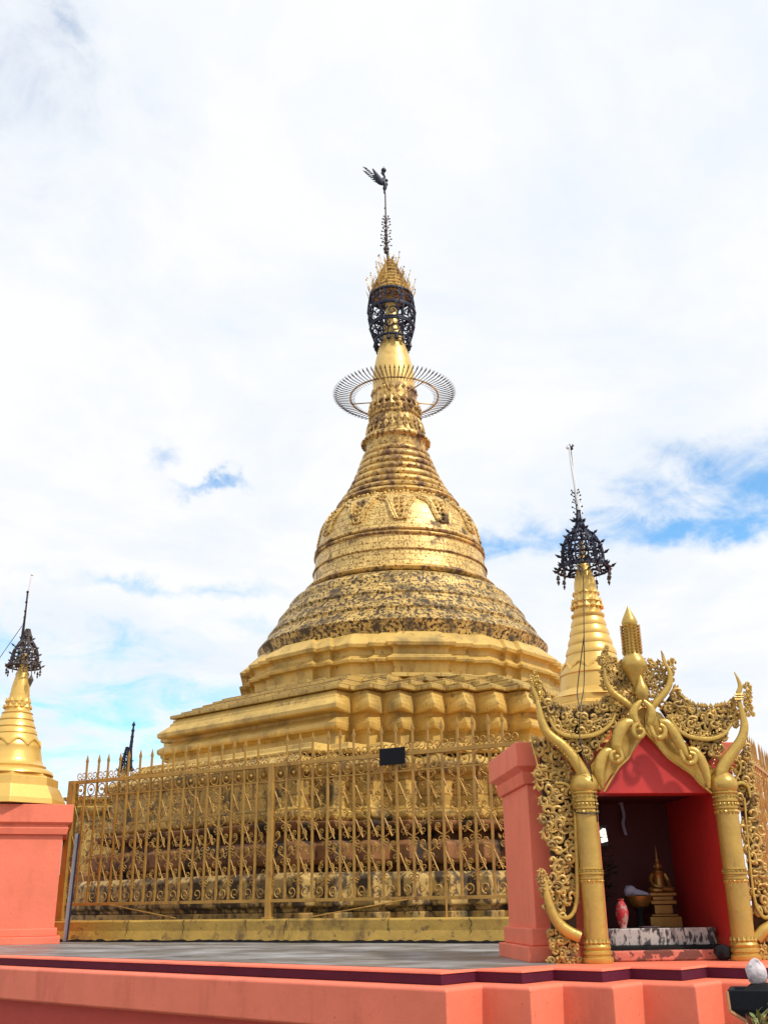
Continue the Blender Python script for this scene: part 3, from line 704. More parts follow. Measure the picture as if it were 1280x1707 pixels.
b=MB(); b.tube(pl(loR,[(971,900),(965,850),(960,820),(952,775),(948,744)],0),[.03,.03,.024,.018,.014],6); b.ball(pl(loR,[(946,746)],0)[0],.03,8,6); b.build('white_mast',M['white'],sR,smooth=True)
b=MB(); b.tube(pl(loR,[(967,875),(964,850),(959,815),(955,780),(952,750)],0,.05),[.035,.028,.014,.012,.010],6)
b.ball(pl(loR,[(952,745)],0,.05)[0],.035,8,6)
for k in range(6):
    a=2*pi*k/6; p=pl(loR,[(952,745)],0,.05)[0]; b.tube([p,(p[0]+.05*cos(a),p[1]+.05*sin(a),p[2]+.05)],.008,4)
for yy in (858,848,838,828,822):
    for k in range(4):
        a=2*pi*k/4+yy; p=pl(loR,[(960+(yy-822)*.12,yy)],0,.05)[0]; q_=(p[0]+.07*cos(a),p[1]+.07*sin(a),p[2]+.05); b.tube([p,q_],.006,3); b.ball(q_,.014,5,4)
b.build('finial_mast',M['iron'],sR,smooth=True)
# on the left shrine
YL=22.9; pL=atY(17,1290,YL); ZL=3.72
body=[('drum',[(17,96,1345),(17,94,1336),(17,84,1318),(17,82,1314)],8,M['sgold']),
 ('terrace',[(17,80,1315),(17,79,1300),(17,70,1296),(17,69,1292)],8,M['sgold']),
 ('bell',[(17,70,1293),(17,68,1288),(17,64,1285),(17,56,1283),(17,57,1279),(17,52,1276),(18,49,1268),(18,47,1258),(18,44.5,1250),(19,45,1248),(19,44,1244),(20,41,1238),(20,38,1230),(21,34,1224)],40,M['sgold']),
 ('ring_band',[(21,36,1225),(21,35,1220),(22,31,1215),(22,32,1213),(22,30,1208),(23,27,1203),(23,28,1201),(23,26,1196),(24,24,1192),(24,25,1190),(24,22,1187)],40,M['sgold']),
 ('lotus_band',[(25,21,1188),(25,20,1182),(25,17.5,1178),(26,19,1174),(26,17,1168),(26,16,1162),(27,16,1158)],36,M['sgold']),
 ('banana_bud',[(27,15.5,1160),(28,15,1152),(29,14,1143),(31,11,1130),(32,8,1118),(33,6,1108),(34,3,1090)],32,M['sgold'])]
sL,loL,rzL=small_stupa('small golden stupa with white mast standing on the left coral shrine',float(pL[0]),YL,body,None,None,ZL)
for o in sL.children:                     # the old spire leans a little
    for v in o.data.vertices:
        v.co.x+=.012*max(0,v.co.z-1.0)
dress_crown(sL,rzL,[(35,27,1112),(35,22,1104),(35,21,1092),(36,17,1080),(37,8,1066),(37,3,1050)],M['iron2'],n=11,tb=.016)
for o in [c for c in sL.children if c.name.startswith('crown')]: o.location=(.035,0,0)
relief_band(sL,rzL,[(25,20,1184,25,22,1175,.12),(26,18,1176,26,19,1164,.10)],14)
b=MB()
for k in range(9):
    a0=2*pi*k/9; pts=[]
    for i in range(11):
        t=i/10; a=a0+2*pi/9*t; yv=1246-11*(1-abs(2*t-1)**1.6); hw=44+(yv-1244)*.35
        r,z,_=rzL(20,hw,yv); pts.append((r*cos(a)*1.01,r*sin(a)*1.01,z))
    b.tube(pts,.028,5)
b.build('garland_relief',M['sgold'],sL,smooth=True)
b=MB(); b.tube(pl(loL,[(36,1085),(40,1050),(46,1005),(53,962)],0),[.045,.045,.032,.022],6); b.ball(pl(loL,[(54,958)],0)[0],.035,8,6); b.build('white_mast',M['white'],sL,smooth=True)
b=MB(); b.tube(pl(loL,[(38,1075),(41,1050),(45,1020),(48,988)],0,-.06),[.05,.03,.02,.018],6)
for yy in (1062,1052,1042,1030,1020,1005,988): b.ball(pl(loL,[(38+(1075-yy)*.115,yy)],0,-.06)[0],.032,6,5)
b.build('finial_mast',M['iron'],sL,smooth=True)
b=MB(); b.tube(pl(loL,[(40,1045),(5,1095),(-60,1200)],0,-.1),.008,4); b.build('guy_wire',M['iron'],sL)
b=MB(); b.tube(pl(loL,[(58,1112),(58,1128)],0,-.2),.01,4); b.leaf(pl(loL,[(58,1126)],0,-.2)[0],(0,0,-1),.32,.13,t=.5); b.build('wind_chime',M['iron2'],sL)
# far one behind the fence, only the tip shows
YFar=34.0; pF=atY(206,1330,YFar)
body=[('drum',[(205,62,1460),(205,60,1400)],8,M['sgold']),('bell',[(206,50,1402),(206,44,1380),(206,40,1360),(207,30,1345)],32,M['sgold']),
      ('ring_band',[(207,28,1346),(208,22,1330),(209,16,1318)],32,M['sgold']),('banana_bud',[(209,12,1320),(210,11,1310),(212,6,1292),(213,3,1276)],24,M['sgold'])]
sF,loF,rzF=small_stupa('distant small stupa whose dark blue crown tip shows above the left end of the fence','x' and float(pF[0]),YFar,body,None,None,ZP)
dress_crown(sF,rzF,[(214,12,1284),(215,8,1270),(217,4.5,1258),(218,2,1246)],M['iron'],n=8,tb=.016)
b=MB(); b.tube(pl(loF,[(215,1285),(218,1250),(222,1220),(224,1203)],0),[.12,.06,.04,.02],6); 
for yy in (1244,1236,1228,1218,1208): b.ball(pl(loF,[(219+(1244-yy)*.12,yy)],0)[0],.06,6,5)
b.build('finial_mast',M['iron'],sF,smooth=True)

wl=atY(120,1330,32.5); wr=atY(275,1330,32.5)
bw=thing('gap_wall','added weathered ochre wall closing a bright gap seen through the far left end of the main fence behind the great stupa','wall',(float(wl[0]+wr[0])/2,32.5,ZP),0)  # added wall, hides the bright sky gap left of the plinth
ww=float(wr[0]-wl[0])/2; wh=float(wl[2])-ZP
b=MB(); b.box(-ww,ww,0,.5,0,wh-.55); b.build('wall_face',M['terrlow'],bw,bevel=.02)
b=MB(); b.rings([[(-ww-o,-o,z),(ww+o,-o,z),(ww+o,.5+o,z),(-ww-o,.5+o,z)] for o,z in ((0,wh-.549),(.16,wh-.42),(.18,wh-.3),(.05,wh-.22),(.05,wh-.16),(.2,wh-.08),(.2,wh))]); b.build('coping',M['terrwall'],bw,bevel=.01)
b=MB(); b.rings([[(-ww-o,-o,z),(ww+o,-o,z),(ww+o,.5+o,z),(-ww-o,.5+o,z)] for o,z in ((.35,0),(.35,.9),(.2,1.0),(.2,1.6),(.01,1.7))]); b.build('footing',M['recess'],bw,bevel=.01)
# ---------------------------------------------------------------- left shrine block
def coral_block(t, hw, d, zt, cap, capdepth):
    b=MB(); b.box(-hw,hw,0,d,.22,zt-cap); b.build('wall',M['coral'],t,bevel=.012)
    b=MB(); b.box(-hw-.13,hw+.13,-.13,d+.13,0,.15); b.build('plinth',M['coral'],t,bevel=.015)
    b=MB(); b.box(-hw-.06,hw+.06,-.06,d+.06,.1505,.30); b.build('base_moulding',M['coral'],t,bevel=.015)
    def sq(o): return [(-hw-o,-o),(hw+o,-o),(hw+o,d+o),(-hw-o,d+o)]
    b=MB(); b.rings([[(x,y,z) for x,y in sq(o)] for o,z in ((.0,zt-cap+.0005),(.07,zt-cap+.001),(.10,zt-cap+.13),(.08,zt-cap+.16),(.08,zt-cap+.19),(.16,zt-cap+.24),(.16,zt))]); b.build('cornice',M['coral'],t,bevel=.008)
cL=atY(107,1575,21.96)
LS_x=float(pL[0]); hwL=float(cL[0])-.27-LS_x
ls=thing('shrine','plain coral pink shrine block at the left edge carrying a small golden stupa','shrine',(LS_x-.02,21.95,ZP),R(17))
coral_block(ls,hwL,2.3,ZL-ZP,.60,.1)
bp=atY(112,1540,22.6)
t=thing('board','narrow grey metal strip leaning between the left coral shrine and the fence post','board',(float(bp[0]),22.55,ZP),R(-20))
b=MB(); b.rings([[(-.05,0,.05),(.05,0,.05),(.05,.03,.05),(-.05,.03,.05)],[(.02,0,2.15),(.11,0,2.15),(.11,.03,2.15),(.02,.03,2.15)]]); b.build('panel',M['silver'],t,bevel=.004)
b=MB(); b.tube([(.07,-.01,.05),(.13,-.01,2.15)],.02,5); b.build('edge_rod',M['iron'],t)

# ---------------------------------------------------------------- right shrine
OX=np.array([3.10,12.42]); SRZ=R(5); US=np.array([cos(SRZ),sin(SRZ)]); WS=np.array([-sin(SRZ),cos(SRZ)])
shr=thing('shrine','ornate coral pink shrine on the right with golden carved gateway and red interior','shrine',(OX[0],OX[1],ZP),SRZ)
def fr(px,py,w=0.0):
    d=ray(px,py); o=OX+WS*w; t=((o-CP[:2])@WS)/(d[:2]@WS); P=CP+d*t
    return float((P[:2]-OX)@US), float(P[2]-ZP)
def F3(px,py,w=0.0): u,z=fr(px,py,w); return (u,w,z)
uL=fr(893,1560,.40)[0]; uR=max(fr(1244,1560,.40)[0],0); DEP=1.95
o0=fr(1017,1590,.12)[0]; o1=fr(1222,1588,.12)[0]; uR=max(uR,o1+.14); zl_=fr(1100,1321,.12)[1]
zcap=fr(885,1240,.4)[1]; zc0=zcap-.48
oi0,oi1=o0-.02,o1-.02
b=MB(); b.box(uL,oi0-.012,.40,DEP,.30,zc0); b.build('side_wall',M['coral'],shr,bevel=.01)
b=MB(); b.box(oi1+.012,uR,.40,DEP,.30,zc0); b.build('side_wall',M['coral'],shr,bevel=.01)
for a_,c_ in ((uL-.13,oi0-.016),(oi1+.016,uR+.13)):
    b=MB(); b.box(a_,c_,.27,DEP+.1,0,.17); b.build('plinth',M['coral'],shr,bevel=.015)
for a_,c_ in ((uL-.065,oi0-.014),(oi1+.014,uR+.065)):
    b=MB(); b.box(a_,c_,.335,DEP+.05,.1705,.36); b.build('base_moulding',M['coral'],shr,bevel=.015)
b=MB()
def cap(xa,xb,ya,yb,pr):
    b.rings([[(xa-o,ya-o,z),(xb+o,ya-o,z),(xb+o,yb+o,z),(xa-o,yb+o,z)] for o,z in pr])
cap(uL,uR,.40,DEP,((-.02,zc0+.0005),(.04,zc0+.001),(.07,zc0+.12),(.05,zc0+.15),(.14,zc0+.20),(.14,zcap)))
b.build('cornice',M['coral'],shr,bevel=.008)
b=MB(); ridge=zcap+.62; b.rings([[(uL+.05,.42,zcap+.0006),(uR-.05,.42,zcap+.0006),(uR-.05,DEP-.05,zcap+.0006),(uL+.05,DEP-.05,zcap+.0006)],[(-1.2,.75,ZR-ZP+.02),(.1,.75,ZR-ZP+.02),(.1,DEP-.15,ZR-ZP+.02),(-1.2,DEP-.15,ZR-ZP+.02)]]); b.build('roof',M['coral'],shr,bevel=.01)
# red lined niche
zfl=fr(1100,1549,.35)[1]; DN=1.72
b=MB(); b.box(oi0-.01,oi0,.10,DN,zfl-.25,zl_+.02); b.build('niche_wall',M['shade_red'],shr)
b=MB(); b.box(oi1,oi1+.01,.10,DN,zfl-.3,zl_+.02); b.build('niche_wall',M['red'],shr)
wu0,wz0=fr(994,1406,DN); wu1,wz1=fr(1012,1379,DN)
b=MB(); b.box(oi0-.02,oi1+.02,DN,DN+.05,zfl-.05,zl_+.10); b.build('niche_wall',M['shade_red'],shr)
b=MB(); b.box(oi0-.011,oi1+.011,.43,DN-.001,zl_+.021,zl_+.06); b.build('niche_ceiling',M['shade_red'],shr)
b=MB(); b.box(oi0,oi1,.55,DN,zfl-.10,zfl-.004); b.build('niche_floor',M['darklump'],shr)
# gable wall (red)
apx=F3(1075,1212,.10); gl=F3(1001,1322,.10); gr=F3(1192,1320,.10)
b=MB(); zg=(gl[2]+gr[2])/2-.01
b.slab([(gl[0]-.25,zg),(gr[0]+.25,zg),(gr[0]+.12,zg+.25),(apx[0],apx[2]+.15),(gl[0]-.12,zg+.25)],.10,.42)
b.build('gable_wall',M['red'],shr,bevel=.008)
b=MB(); e=.028; b.box(oi1+.012,oi1+.012+e,.03,.30,.12,zg); b.build('jamb_trim',M['coral'],shr,bevel=.005)
b=MB(); b.box(oi0-.012-e,oi0-.012,.03,.30,.12,zg); b.build('jamb_trim',M['coral'],shr,bevel=.005)
# steps / altar front
z1s=fr(1100,1576,.40)[1]; z0s=fr(1100,1547,.40)[1]
b=MB(); b.box(oi0+.01,oi1-.05,.40,.54,z1s,z0s); b.build('marble_slab',M['marble'],shr,bevel=.01)
b=MB(); b.box(oi0+.01,oi1,.30,.54,fr(1100,1584,.3)[1]+.001,z1s-.001); b.build('step',M['darklump'],shr,bevel=.01)
b=MB(); b.box(oi0+.01,oi1,.16,.54,0.004,fr(1100,1584,.2)[1]); b.build('step',M['peel'],shr,bevel=.015)

# gateway columns
def column(pt,pb,hwt,hwb,w=-.05):
    ut,zt=fr(*pt,w); ub,zb=fr(*pb,w); uc=(ut+ub)/2; r=(abs(fr(pt[0]+hwt,pt[1],w)[0]-fr(pt[0]-hwt,pt[1],w)[0])/2)*.90
    root=MB(); root.lathe([(r*1.02,.17),(r*1.02,zt-.20),(r*.98,zt)],32,(uc,w),True,True); c=root.build('column',M['goldcol'],shr,smooth=True)
    b=MB(); b.lathe([(r*1.30,0.0),(r*1.38,.02),(r*1.38,.055),(r*1.18,.07),(r*1.18,.08),(r*1.3,.095),(r*1.3,.12),(r*1.12,.135),(r*1.2,.15),(r*1.24,.165),(r*1.18,.185),(r*1.03,.20)],32,(uc,w))
    for k in range(16):
        a=2*pi*k/16; b.leaf((uc+r*1.06*cos(a),w+r*1.06*sin(a),.18),(cos(a)*.1,sin(a)*.1,1),.075,.06,nrm=(cos(a),sin(a),.01),t=.3)
    b.build('column_base',M['gold'],c,smooth=True)
    zm=fr(pt[0]+12,1456,w)[1]
    b=MB()
    for dz,rr in ((-.05,1.1),(.0,1.16),(.05,1.1)): b.lathe([(r*1.0,zm+dz-.016),(r*rr,zm+dz-.009),(r*rr,zm+dz+.009),(r*1.0,zm+dz+.016)],32,(uc,w))
    for k in range(18):
        a=2*pi*k/18; b.leaf((uc+r*1.0*cos(a),w+r*1.0*sin(a),zm-.06),(cos(a)*.1,sin(a)*.1,-1),.05,.05,nrm=(cos(a),sin(a),.01),t=.3); b.ball((uc+r*1.08*cos(a),w+r*1.08*sin(a),zm+.025),.011,5,4)
    b.build('column_band',M['gold'],c,smooth=True)
    b=MB(); zc=zt-.19
    b.lathe([(r*1.0,zc),(r*1.12,zc+.012),(r*1.12,zc+.03),(r*1.02,zc+.04),(r*1.02,zc+.08),(r*1.14,zc+.09),(r*1.14,zc+.11),(r*1.02,zc+.12),(r*1.04,zc+.17),(r*1.2,zc+.185),(r*1.2,zc+.20)],32,(uc,w))
    for k in range(18):
        a=2*pi*k/18; b.ball((uc+r*1.08*cos(a),w+r*1.08*sin(a),zc+.06),.016,6,4); b.leaf((uc+r*1.02*cos(a),w+r*1.02*sin(a),zc),(cos(a)*.1,sin(a)*.1,-1),.06,.055,nrm=(cos(a),sin(a),.01),t=.3); b.ball((uc+r*1.1*cos(a),w+r*1.1*sin(a),zc+.145),.013,5,4)
    b.build('column_band',M['gold'],c,smooth=True)
    b=MB(); zb_=zc+.20
    b.lathe([(r*1.1,zb_),(r*1.28,zb_+.03),(r*1.36,zb_+.08),(r*1.3,zb_+.13),(r*1.02,zb_+.18),(r*.62,zb_+.225),(r*.42,zb_+.27),(r*.36,zb_+.30)],32,(uc,w))
    b.build('bulb_capital',M['gold'],c,smooth=True)
    return uc,r,zb_,zt
colL=column((974,1322),(996,1590),19,19); colR=column((1207,1322),(1241,1590),19,19)

# carved filigree
def filigree(mb, poly, n, rs=(.05,.09), r=.011, w=-.02, jit=.03, seed=1, leaves=.8, maxtry=12):
    # rows of alternating acanthus scrolls joined by running stems
    rnd=random.Random(seed)
    xs=[p[0] for p in poly]; zs_=[p[1] for p in poly]; Rm=(rs[0]+rs[1])/2*1.22; dx=Rm*1.55; dz=Rm*1.42
    pts=[]; row=0; z=min(zs_)+Rm*.35
    while z<max(zs_):
        x=min(xs)+Rm*.4+(dx*.5 if row%2 else 0); prev=None; k=0
        while x<max(xs):
            px_=x+rnd.uniform(-.34,.34)*Rm; pz=z+rnd.uniform(-.34,.34)*Rm
            if inpoly(px_,pz,poly): pts.append((px_,pz,row,k))
            x+=dx; k+=1
        z+=dz; row+=1
    for i,(x,z,row,k) in enumerate(pts):
        sg=1 if (k+row)%2 else -1; R0=Rm*rnd.uniform(.72,1.12); th0=pi/2*(1 if row%2 else -1)+rnd.uniform(-1.1,1.1); wy=w-rnd.uniform(0,jit); tn=rnd.uniform(.75,1.15); ex=rnd.uniform(.75,1.3)
        P=[]
        for q in range(17):
            t=q/16; rr=R0*(1-.68*t**.9); th=th0+sg*tn*2*pi*t
            P.append((x+rr*cos(th)/ex,wy-.02*t,z+rr*sin(th)*ex))
        mb.tube(P,[r*1.5*(.5+.7*sin(pi*min(1,.12+t_/16*.95))) for t_ in range(17)],6,flat=1.3)
        mb.ball(P[-1],r*1.9,7,5)
        for (x2,z2,r2,k2) in pts:
            if (r2==row and k2==k+1) or (r2==row+1 and k2==k and (k+row)%2==0):
                st=P[0]; th2=pi/2*(1 if r2%2 else -1); e=(x2+R0*.9*cos(th2),wy,z2+R0*.9*sin(th2))
                m_=((st[0]+e[0])/2+(e[2]-st[2])*.25,wy-.012,(st[2]+e[2])/2-(e[0]-st[0])*.25)
                if math.dist(st,e)<R0*4: mb.tube(smoothpath([st,m_,e],4),r*1.0,5)
        for q in range(4):
            t=(q+.5)/4*.55; th=th0+sg*tn*2*pi*t; rr=R0*(1-.8*t**.85)
            mb.leaf((x+rr*cos(th),wy-.01,z+rr*sin(th)),(cos(th+sg*.75),-.12,sin(th+sg*.75)),R0*rnd.uniform(.6,1.0),R0*.46,t=.45)
def pp(L,w=0): return [fr(x,y,w) for x,y in L]
def band(mb,pts,rd,w=-.06,n=8,flat=.7,k=5): 
    P=smoothpath([F3(x,y,w) for x,y in pts],k)
    if isinstance(rd,(list,tuple)):
        m=len(P); rr=[np.interp(i/(m-1),np.linspace(0,1,len(rd)),rd) for i in range(m)]
    else: rr=rd
    mb.tube(P,rr,n,flat=flat)
def beads(mb,pts,r,w,step=.035):
    P=smoothpath([F3(x,y,w) for x,y in pts],8); acc=0
    for a_,c_ in zip(P,P[1:]):
        acc+=np.linalg.norm(c_-a_)
        if acc>step: mb.ball(tuple(c_),r,6,4); acc=0
S_=-1
# wings of the gable (left, right) – outline, backing, filigree, crescent band
wingL=[(893,1172),(897,1150),(906,1148),(916,1166),(930,1176),(950,1181),(975,1180),(1000,1170),(1014,1160),(1035,1172),(1048,1180),(1040,1195),(1020,1215),(1002,1240),(985,1268),(968,1262),(945,1235),(915,1215),(903,1195)]
wingR=[(1100,1178),(1112,1160),(1122,1146),(1134,1162),(1150,1173),(1170,1178),(1190,1178),(1208,1174),(1224,1166),(1228,1180),(1230,1200),(1215,1225),(1200,1250),(1186,1272),(1165,1255),(1140,1230),(1118,1205)]
for nm,pl_,sd in (('wing_panel',wingL,3),('wing_panel',wingR,4)):
    poly=pp(pl_)
    c=(sum(p[0] for p in poly)/len(poly),sum(p[1] for p in poly)/len(poly))
    sh=[(c[0]+(x-c[0])*.96,c[1]+(z-c[1])*.92-.01) for x,z in poly]
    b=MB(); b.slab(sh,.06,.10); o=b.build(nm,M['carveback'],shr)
    b=MB(); filigree(b,poly,150,(.038,.060),.0115,0.02,.05,sd); 
    for x,z in poly[:12]:
        pass
    tops=[p for p in smoothpath([(x,0,z) for x,z in poly[2:(11 if sd==3 else 9)]],5)]
    for i,t_ in enumerate(tops):
        b.leaf((t_[0],-.01,t_[2]-.035),(random.uniform(-.35,.35),-.2,1),.085,.05,t=.5)
    b.build('filigree',M['carve'],o,smooth=True)
b=MB()
band(b,[(915,1196),(924,1214),(938,1224),(958,1228),(985,1226),(1004,1218),(1018,1206),(1025,1190)],[.012,.024,.028,.028,.024,.012],-.07)
beads(b,[(922,1222),(945,1238),(965,1262),(975,1282)],.011,-.06); beads(b,[(925,1206),(940,1217),(958,1220),(985,1218),(1005,1208)],.009,-.09,.03)
b.build('crescent_moulding',M['gold'],shr,smooth=True); b=MB()
band(b,[(1116,1195),(1128,1214),(1142,1225),(1158,1230),(1175,1232),(1192,1230),(1208,1222),(1219,1206)],[.012,.024,.028,.028,.024,.012],-.07)
beads(b,[(1206,1232),(1196,1250),(1188,1275)],.011,-.06); beads(b,[(1125,1204),(1142,1217),(1160,1222),(1180,1223),(1200,1217)],.009,-.09,.03)
b.build('crescent_moulding',M['gold'],shr,smooth=True)
# big curved horns
def horn(pts,rd,name='horn',w=-.10):
    b=MB(); band(b,pts,rd,w,12,.8,6)
    o=b.build(name,M['gold'],shr,smooth=True)
    return o
h=horn([(979,1302),(971,1288),(957,1266),(938,1244),(914,1224),(903,1203),(898,1182),(895,1168)],[.05,.075,.072,.066,.058,.05,.036,.022])
b=MB(); band(b,[(896,1172),(893,1160),(888,1148),(884,1134)],[.022,.028,.018,.006],-.10); beads(b,[(914,1230),(935,1252),(953,1272),(968,1294)],.008,-.13,.03)
filigree(b,pp([(880,1128),(890,1122),(900,1145),(903,1168),(892,1185),(882,1165)]),16,(.021,.028),.0075,-.06,.03,9); b.build('horn_tip',M['gold'],h,smooth=True)
h=horn([(1199,1302),(1201,1286),(1212,1266),(1226,1247),(1236,1230),(1240,1210),(1236,1188),(1231,1168)],[.05,.075,.072,.066,.058,.05,.036,.024])
b=MB(); band(b,[(1231,1170),(1230,1156),(1233,1146),(1230,1134),(1223,1120)],[.024,.034,.030,.022,.005],-.10)
filigree(b,pp([(1236,1135),(1248,1150),(1250,1180),(1248,1200),(1238,1195),(1236,1165)]),18,(.021,.028),.0075,-.06,.03,10); 
for yy in (1158,1162,1166): band(b,[(1224,yy),(1238,yy)],.012,-.13,6,1)
b.build('horn_tip',M['gold'],h,smooth=True)
h=horn([(1056,1184),(1046,1174),(1030,1162),(1017,1150),(1009,1132),(1007,1114)],[.03,.045,.044,.040,.030,.012])
b=MB(); filigree(b,pp([(996,1090),(1008,1080),(1016,1100),(1018,1130),(1010,1145),(1000,1130)]),18,(.021,.028),.0075,-.06,.03,11); b.build('horn_tip',M['carve'],h,smooth=True)
h=horn([(1085,1184),(1092,1172),(1106,1156),(1115,1140),(1116,1122),(1110,1108)],[.03,.045,.044,.040,.030,.016])
b=MB(); band(b,[(1110,1112),(1106,1100),(1104,1092),(1101,1084)],[.018,.026,.018,.004],-.10); filigree(b,pp([(1110,1098),(1118,1100),(1121,1125),(1122,1142),(1116,1140)]),12,(.021,.028),.0075,-.06,.03,12); b.build('horn_tip',M['carve'],h,smooth=True)
# crown carving round the central finial
crownp=[(1006,1148),(1002,1120),(1000,1098),(1010,1092),(1022,1100),(1032,1092),(1042,1088),(1062,1100),(1076,1098),(1088,1108),(1098,1102),(1108,1100),(1116,1120),(1110,1145),(1094,1168),(1080,1182),(1066,1185),(1050,1175),(1030,1160)]
poly=pp(crownp); c=(sum(p[0] for p in poly)/len(poly),sum(p[1] for p in poly)/len(poly))
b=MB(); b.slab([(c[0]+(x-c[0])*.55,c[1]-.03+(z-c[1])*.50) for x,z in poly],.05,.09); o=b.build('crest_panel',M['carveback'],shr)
b=MB(); filigree(b,poly,95,(.034,.052),.0105,.01,.05,21); b.build('filigree',M['carve'],o,smooth=True)
# finial
fu,fz=fr(1058,1130,-.06); 
def fz_(y): return fr(1056,y,-.06)[1]
sc=abs(fr(1100,1100)[0]-fr(1000,1100)[0])/100
b=MB(); b.lathe([(sc*hw,fz_(y)) for hw,y in ((2,1150),(8,1136),(14,1124),(20,1114),(21,1106),(17,1098),(13,1092),(12,1086),(11,1060),(10,1046),(12,1042),(13,1038),(11,1032),(7,1024),(3,1016),(.5,1010))],24,(fu,-.06)); o=b.build('spire_finial',M['gold'],shr,smooth=True)
b=MB()
for i in range(10):
    y=1090-4.9*i
    for k in range(10):
        a=2*pi*k/10; b.leaf((fu+sc*10*cos(a),-.06+sc*10*sin(a),fz_(y)),(cos(a),sin(a),.25),.062,.05,nrm=(0,0,1),t=.35)
b.build('crocket',M['gold'],o,smooth=True)
b=MB(); gu,_=fr(1068,1145,-.12)
b.lathe([(sc*hw,fr(1068,y,-.12)[1]) for hw,y in ((3,1172),(8,1164),(11,1155),(10,1146),(6,1137),(3,1128),(1.2,1120),(.3,1112))],20,(gu,-.12)); b.build('lotus_bud_finial',M['gold'],shr,smooth=True)
# serpentine arch edging
def lobes(L,name='naga_arch'):
    b=MB()
    for pts,rd,w in L: band(b,pts,rd,w,12,.75,6)
    return b
b=lobes([([(1068,1168),(1059,1178),(1055,1190),(1060,1204),(1069,1214)],[.02,.045,.055,.045,.02],-.15),
 ([(1069,1214),(1072,1222),(1065,1229),(1057,1223),(1056,1212),(1063,1206)],[.02,.03,.034,.034,.03,.024],-.17),
 ([(1058,1206),(1046,1205),(1036,1214),(1030,1228),(1028,1244),(1033,1256)],[.035,.062,.075,.075,.066,.03],-.14),
 ([(1034,1252),(1036,1264),(1028,1270),(1019,1266),(1018,1257),(1025,1252)],[.022,.028,.032,.032,.028,.02],-.16),
 ([(1020,1252),(1010,1254),(1002,1266),(999,1282),(1000,1298),(1004,1314)],[.03,.055,.068,.062,.045,.015],-.13),
 ([(1074,1216),(1060,1236),(1048,1262),(1032,1278),(1020,1296),(1006,1320)],[.014]*6,-.07)])
ar=b.build('naga_arch',M['gold'],shr,smooth=True)
b=lobes([([(1072,1168),(1082,1178),(1086,1190),(1083,1204),(1082,1212)],[.02,.045,.055,.045,.02],-.15),
 ([(1084,1210),(1088,1222),(1096,1230),(1106,1226),(1107,1214),(1099,1208)],[.02,.032,.036,.036,.03,.024],-.17),
 ([(1098,1204),(1110,1206),(1121,1220),(1130,1236),(1138,1250),(1144,1262)],[.035,.058,.070,.068,.055,.03],-.14),
 ([(1133,1250),(1138,1264),(1146,1272),(1156,1270),(1158,1259),(1149,1254)],[.022,.028,.034,.034,.028,.02],-.16),
 ([(1146,1249),(1157,1252),(1166,1264),(1173,1280),(1178,1296),(1181,1314)],[.03,.052,.064,.060,.045,.015],-.13),
 ([(1076,1216),(1094,1240),(1112,1262),(1134,1278),(1152,1290),(1166,1306),(1186,1322)],[.014]*7,-.07)])
b.build('naga_arch',M['gold'],shr,smooth=True)
for x_,y_ in ((1066,1216),(1028,1262),(1099,1217),(1149,1262)):
    b=MB(); b.ball(F3(x_,y_,-.205),.03,8,6); b.build('curl_boss',M['gold'],shr,smooth=True)
# gap filler behind arch edging up to the wings
b=MB(); b.slab(pp([(1072,1178),(1040,1200),(1012,1240),(985,1275),(992,1312),(1003,1318),(1018,1292),(1050,1262),(1076,1222)]),.03,.095); b.build('arch_backing',M['gold'],shr)
b=MB(); b.slab(pp([(1074,1178),(1102,1188),(1130,1225),(1170,1262),(1197,1286),(1197,1316),(1184,1318),(1160,1296),(1110,1256),(1077,1222)]),.03,.095); b.build('arch_backing',M['gold'],shr)
# tall side panels
def side_panel(outer, fil, cband, hornp, lower, sd, small):
    poly=pp(outer,.1); c=(sum(p[0] for p in poly)/len(poly),sum(p[1] for p in poly)/len(poly))
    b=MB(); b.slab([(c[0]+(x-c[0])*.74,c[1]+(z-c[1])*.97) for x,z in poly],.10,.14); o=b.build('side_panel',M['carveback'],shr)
    b=MB(); filigree(b,pp(fil),90,(.042,.068),.0125,.05,.05,sd); b.build('filigree',M['carve'],o,smooth=True); b=MB(); filigree(b,pp(lower),50,(.03,.048),.0105,.02,.05,sd+1); b.build('filigree',M['carve'],o,smooth=True)
    b=MB(); 
    for cb,rd in cband: band(b,cb,rd,-.02,8,.8)
    b.build('frame_moulding',M['gold'],o,smooth=True)
    b=MB(); band(b,hornp,[.062,.066,.06,.05,.04,.026,.010],-.06,12,.8,6); hh=b.build('horn',M['gold'],o,smooth=True)
    b=MB(); filigree(b,pp(small),26,(.03,.042),.010,-.02,.04,sd+2); b.build('horn_tip',M['carve'],hh,smooth=True)
side_panel([(890,1232),(912,1226),(942,1262),(960,1300),(966,1420),(968,1560),(964,1600),(912,1602),(910,1520),(915,1440),(896,1320)],
 [(888,1235),(902,1222),(926,1240),(945,1262),(955,1300),(957,1400),(960,1500),(940,1528),(925,1520),(914,1440),(900,1340),(893,1280)],
 [([(925,1305),(945,1308),(957,1330),(960,1400),(962,1480),(958,1515),(946,1530),(930,1526),(922,1510)],[.012,.02,.024,.024,.024,.024,.022,.016,.010]),([(966,1320),(969,1400),(972,1480),(975,1560)],.012),([(886,1240),(892,1262),(898,1285)],.008)],
 [(966,1562),(945,1552),(928,1536),(917,1512),(911,1490),(909,1472),(904,1456)],
 [(914,1552),(925,1550),(945,1565),(966,1572),(966,1600),(918,1603)],31,[(896,1458),(906,1452),(914,1470),(916,1500),(922,1530),(912,1545),(905,1510),(899,1480)])
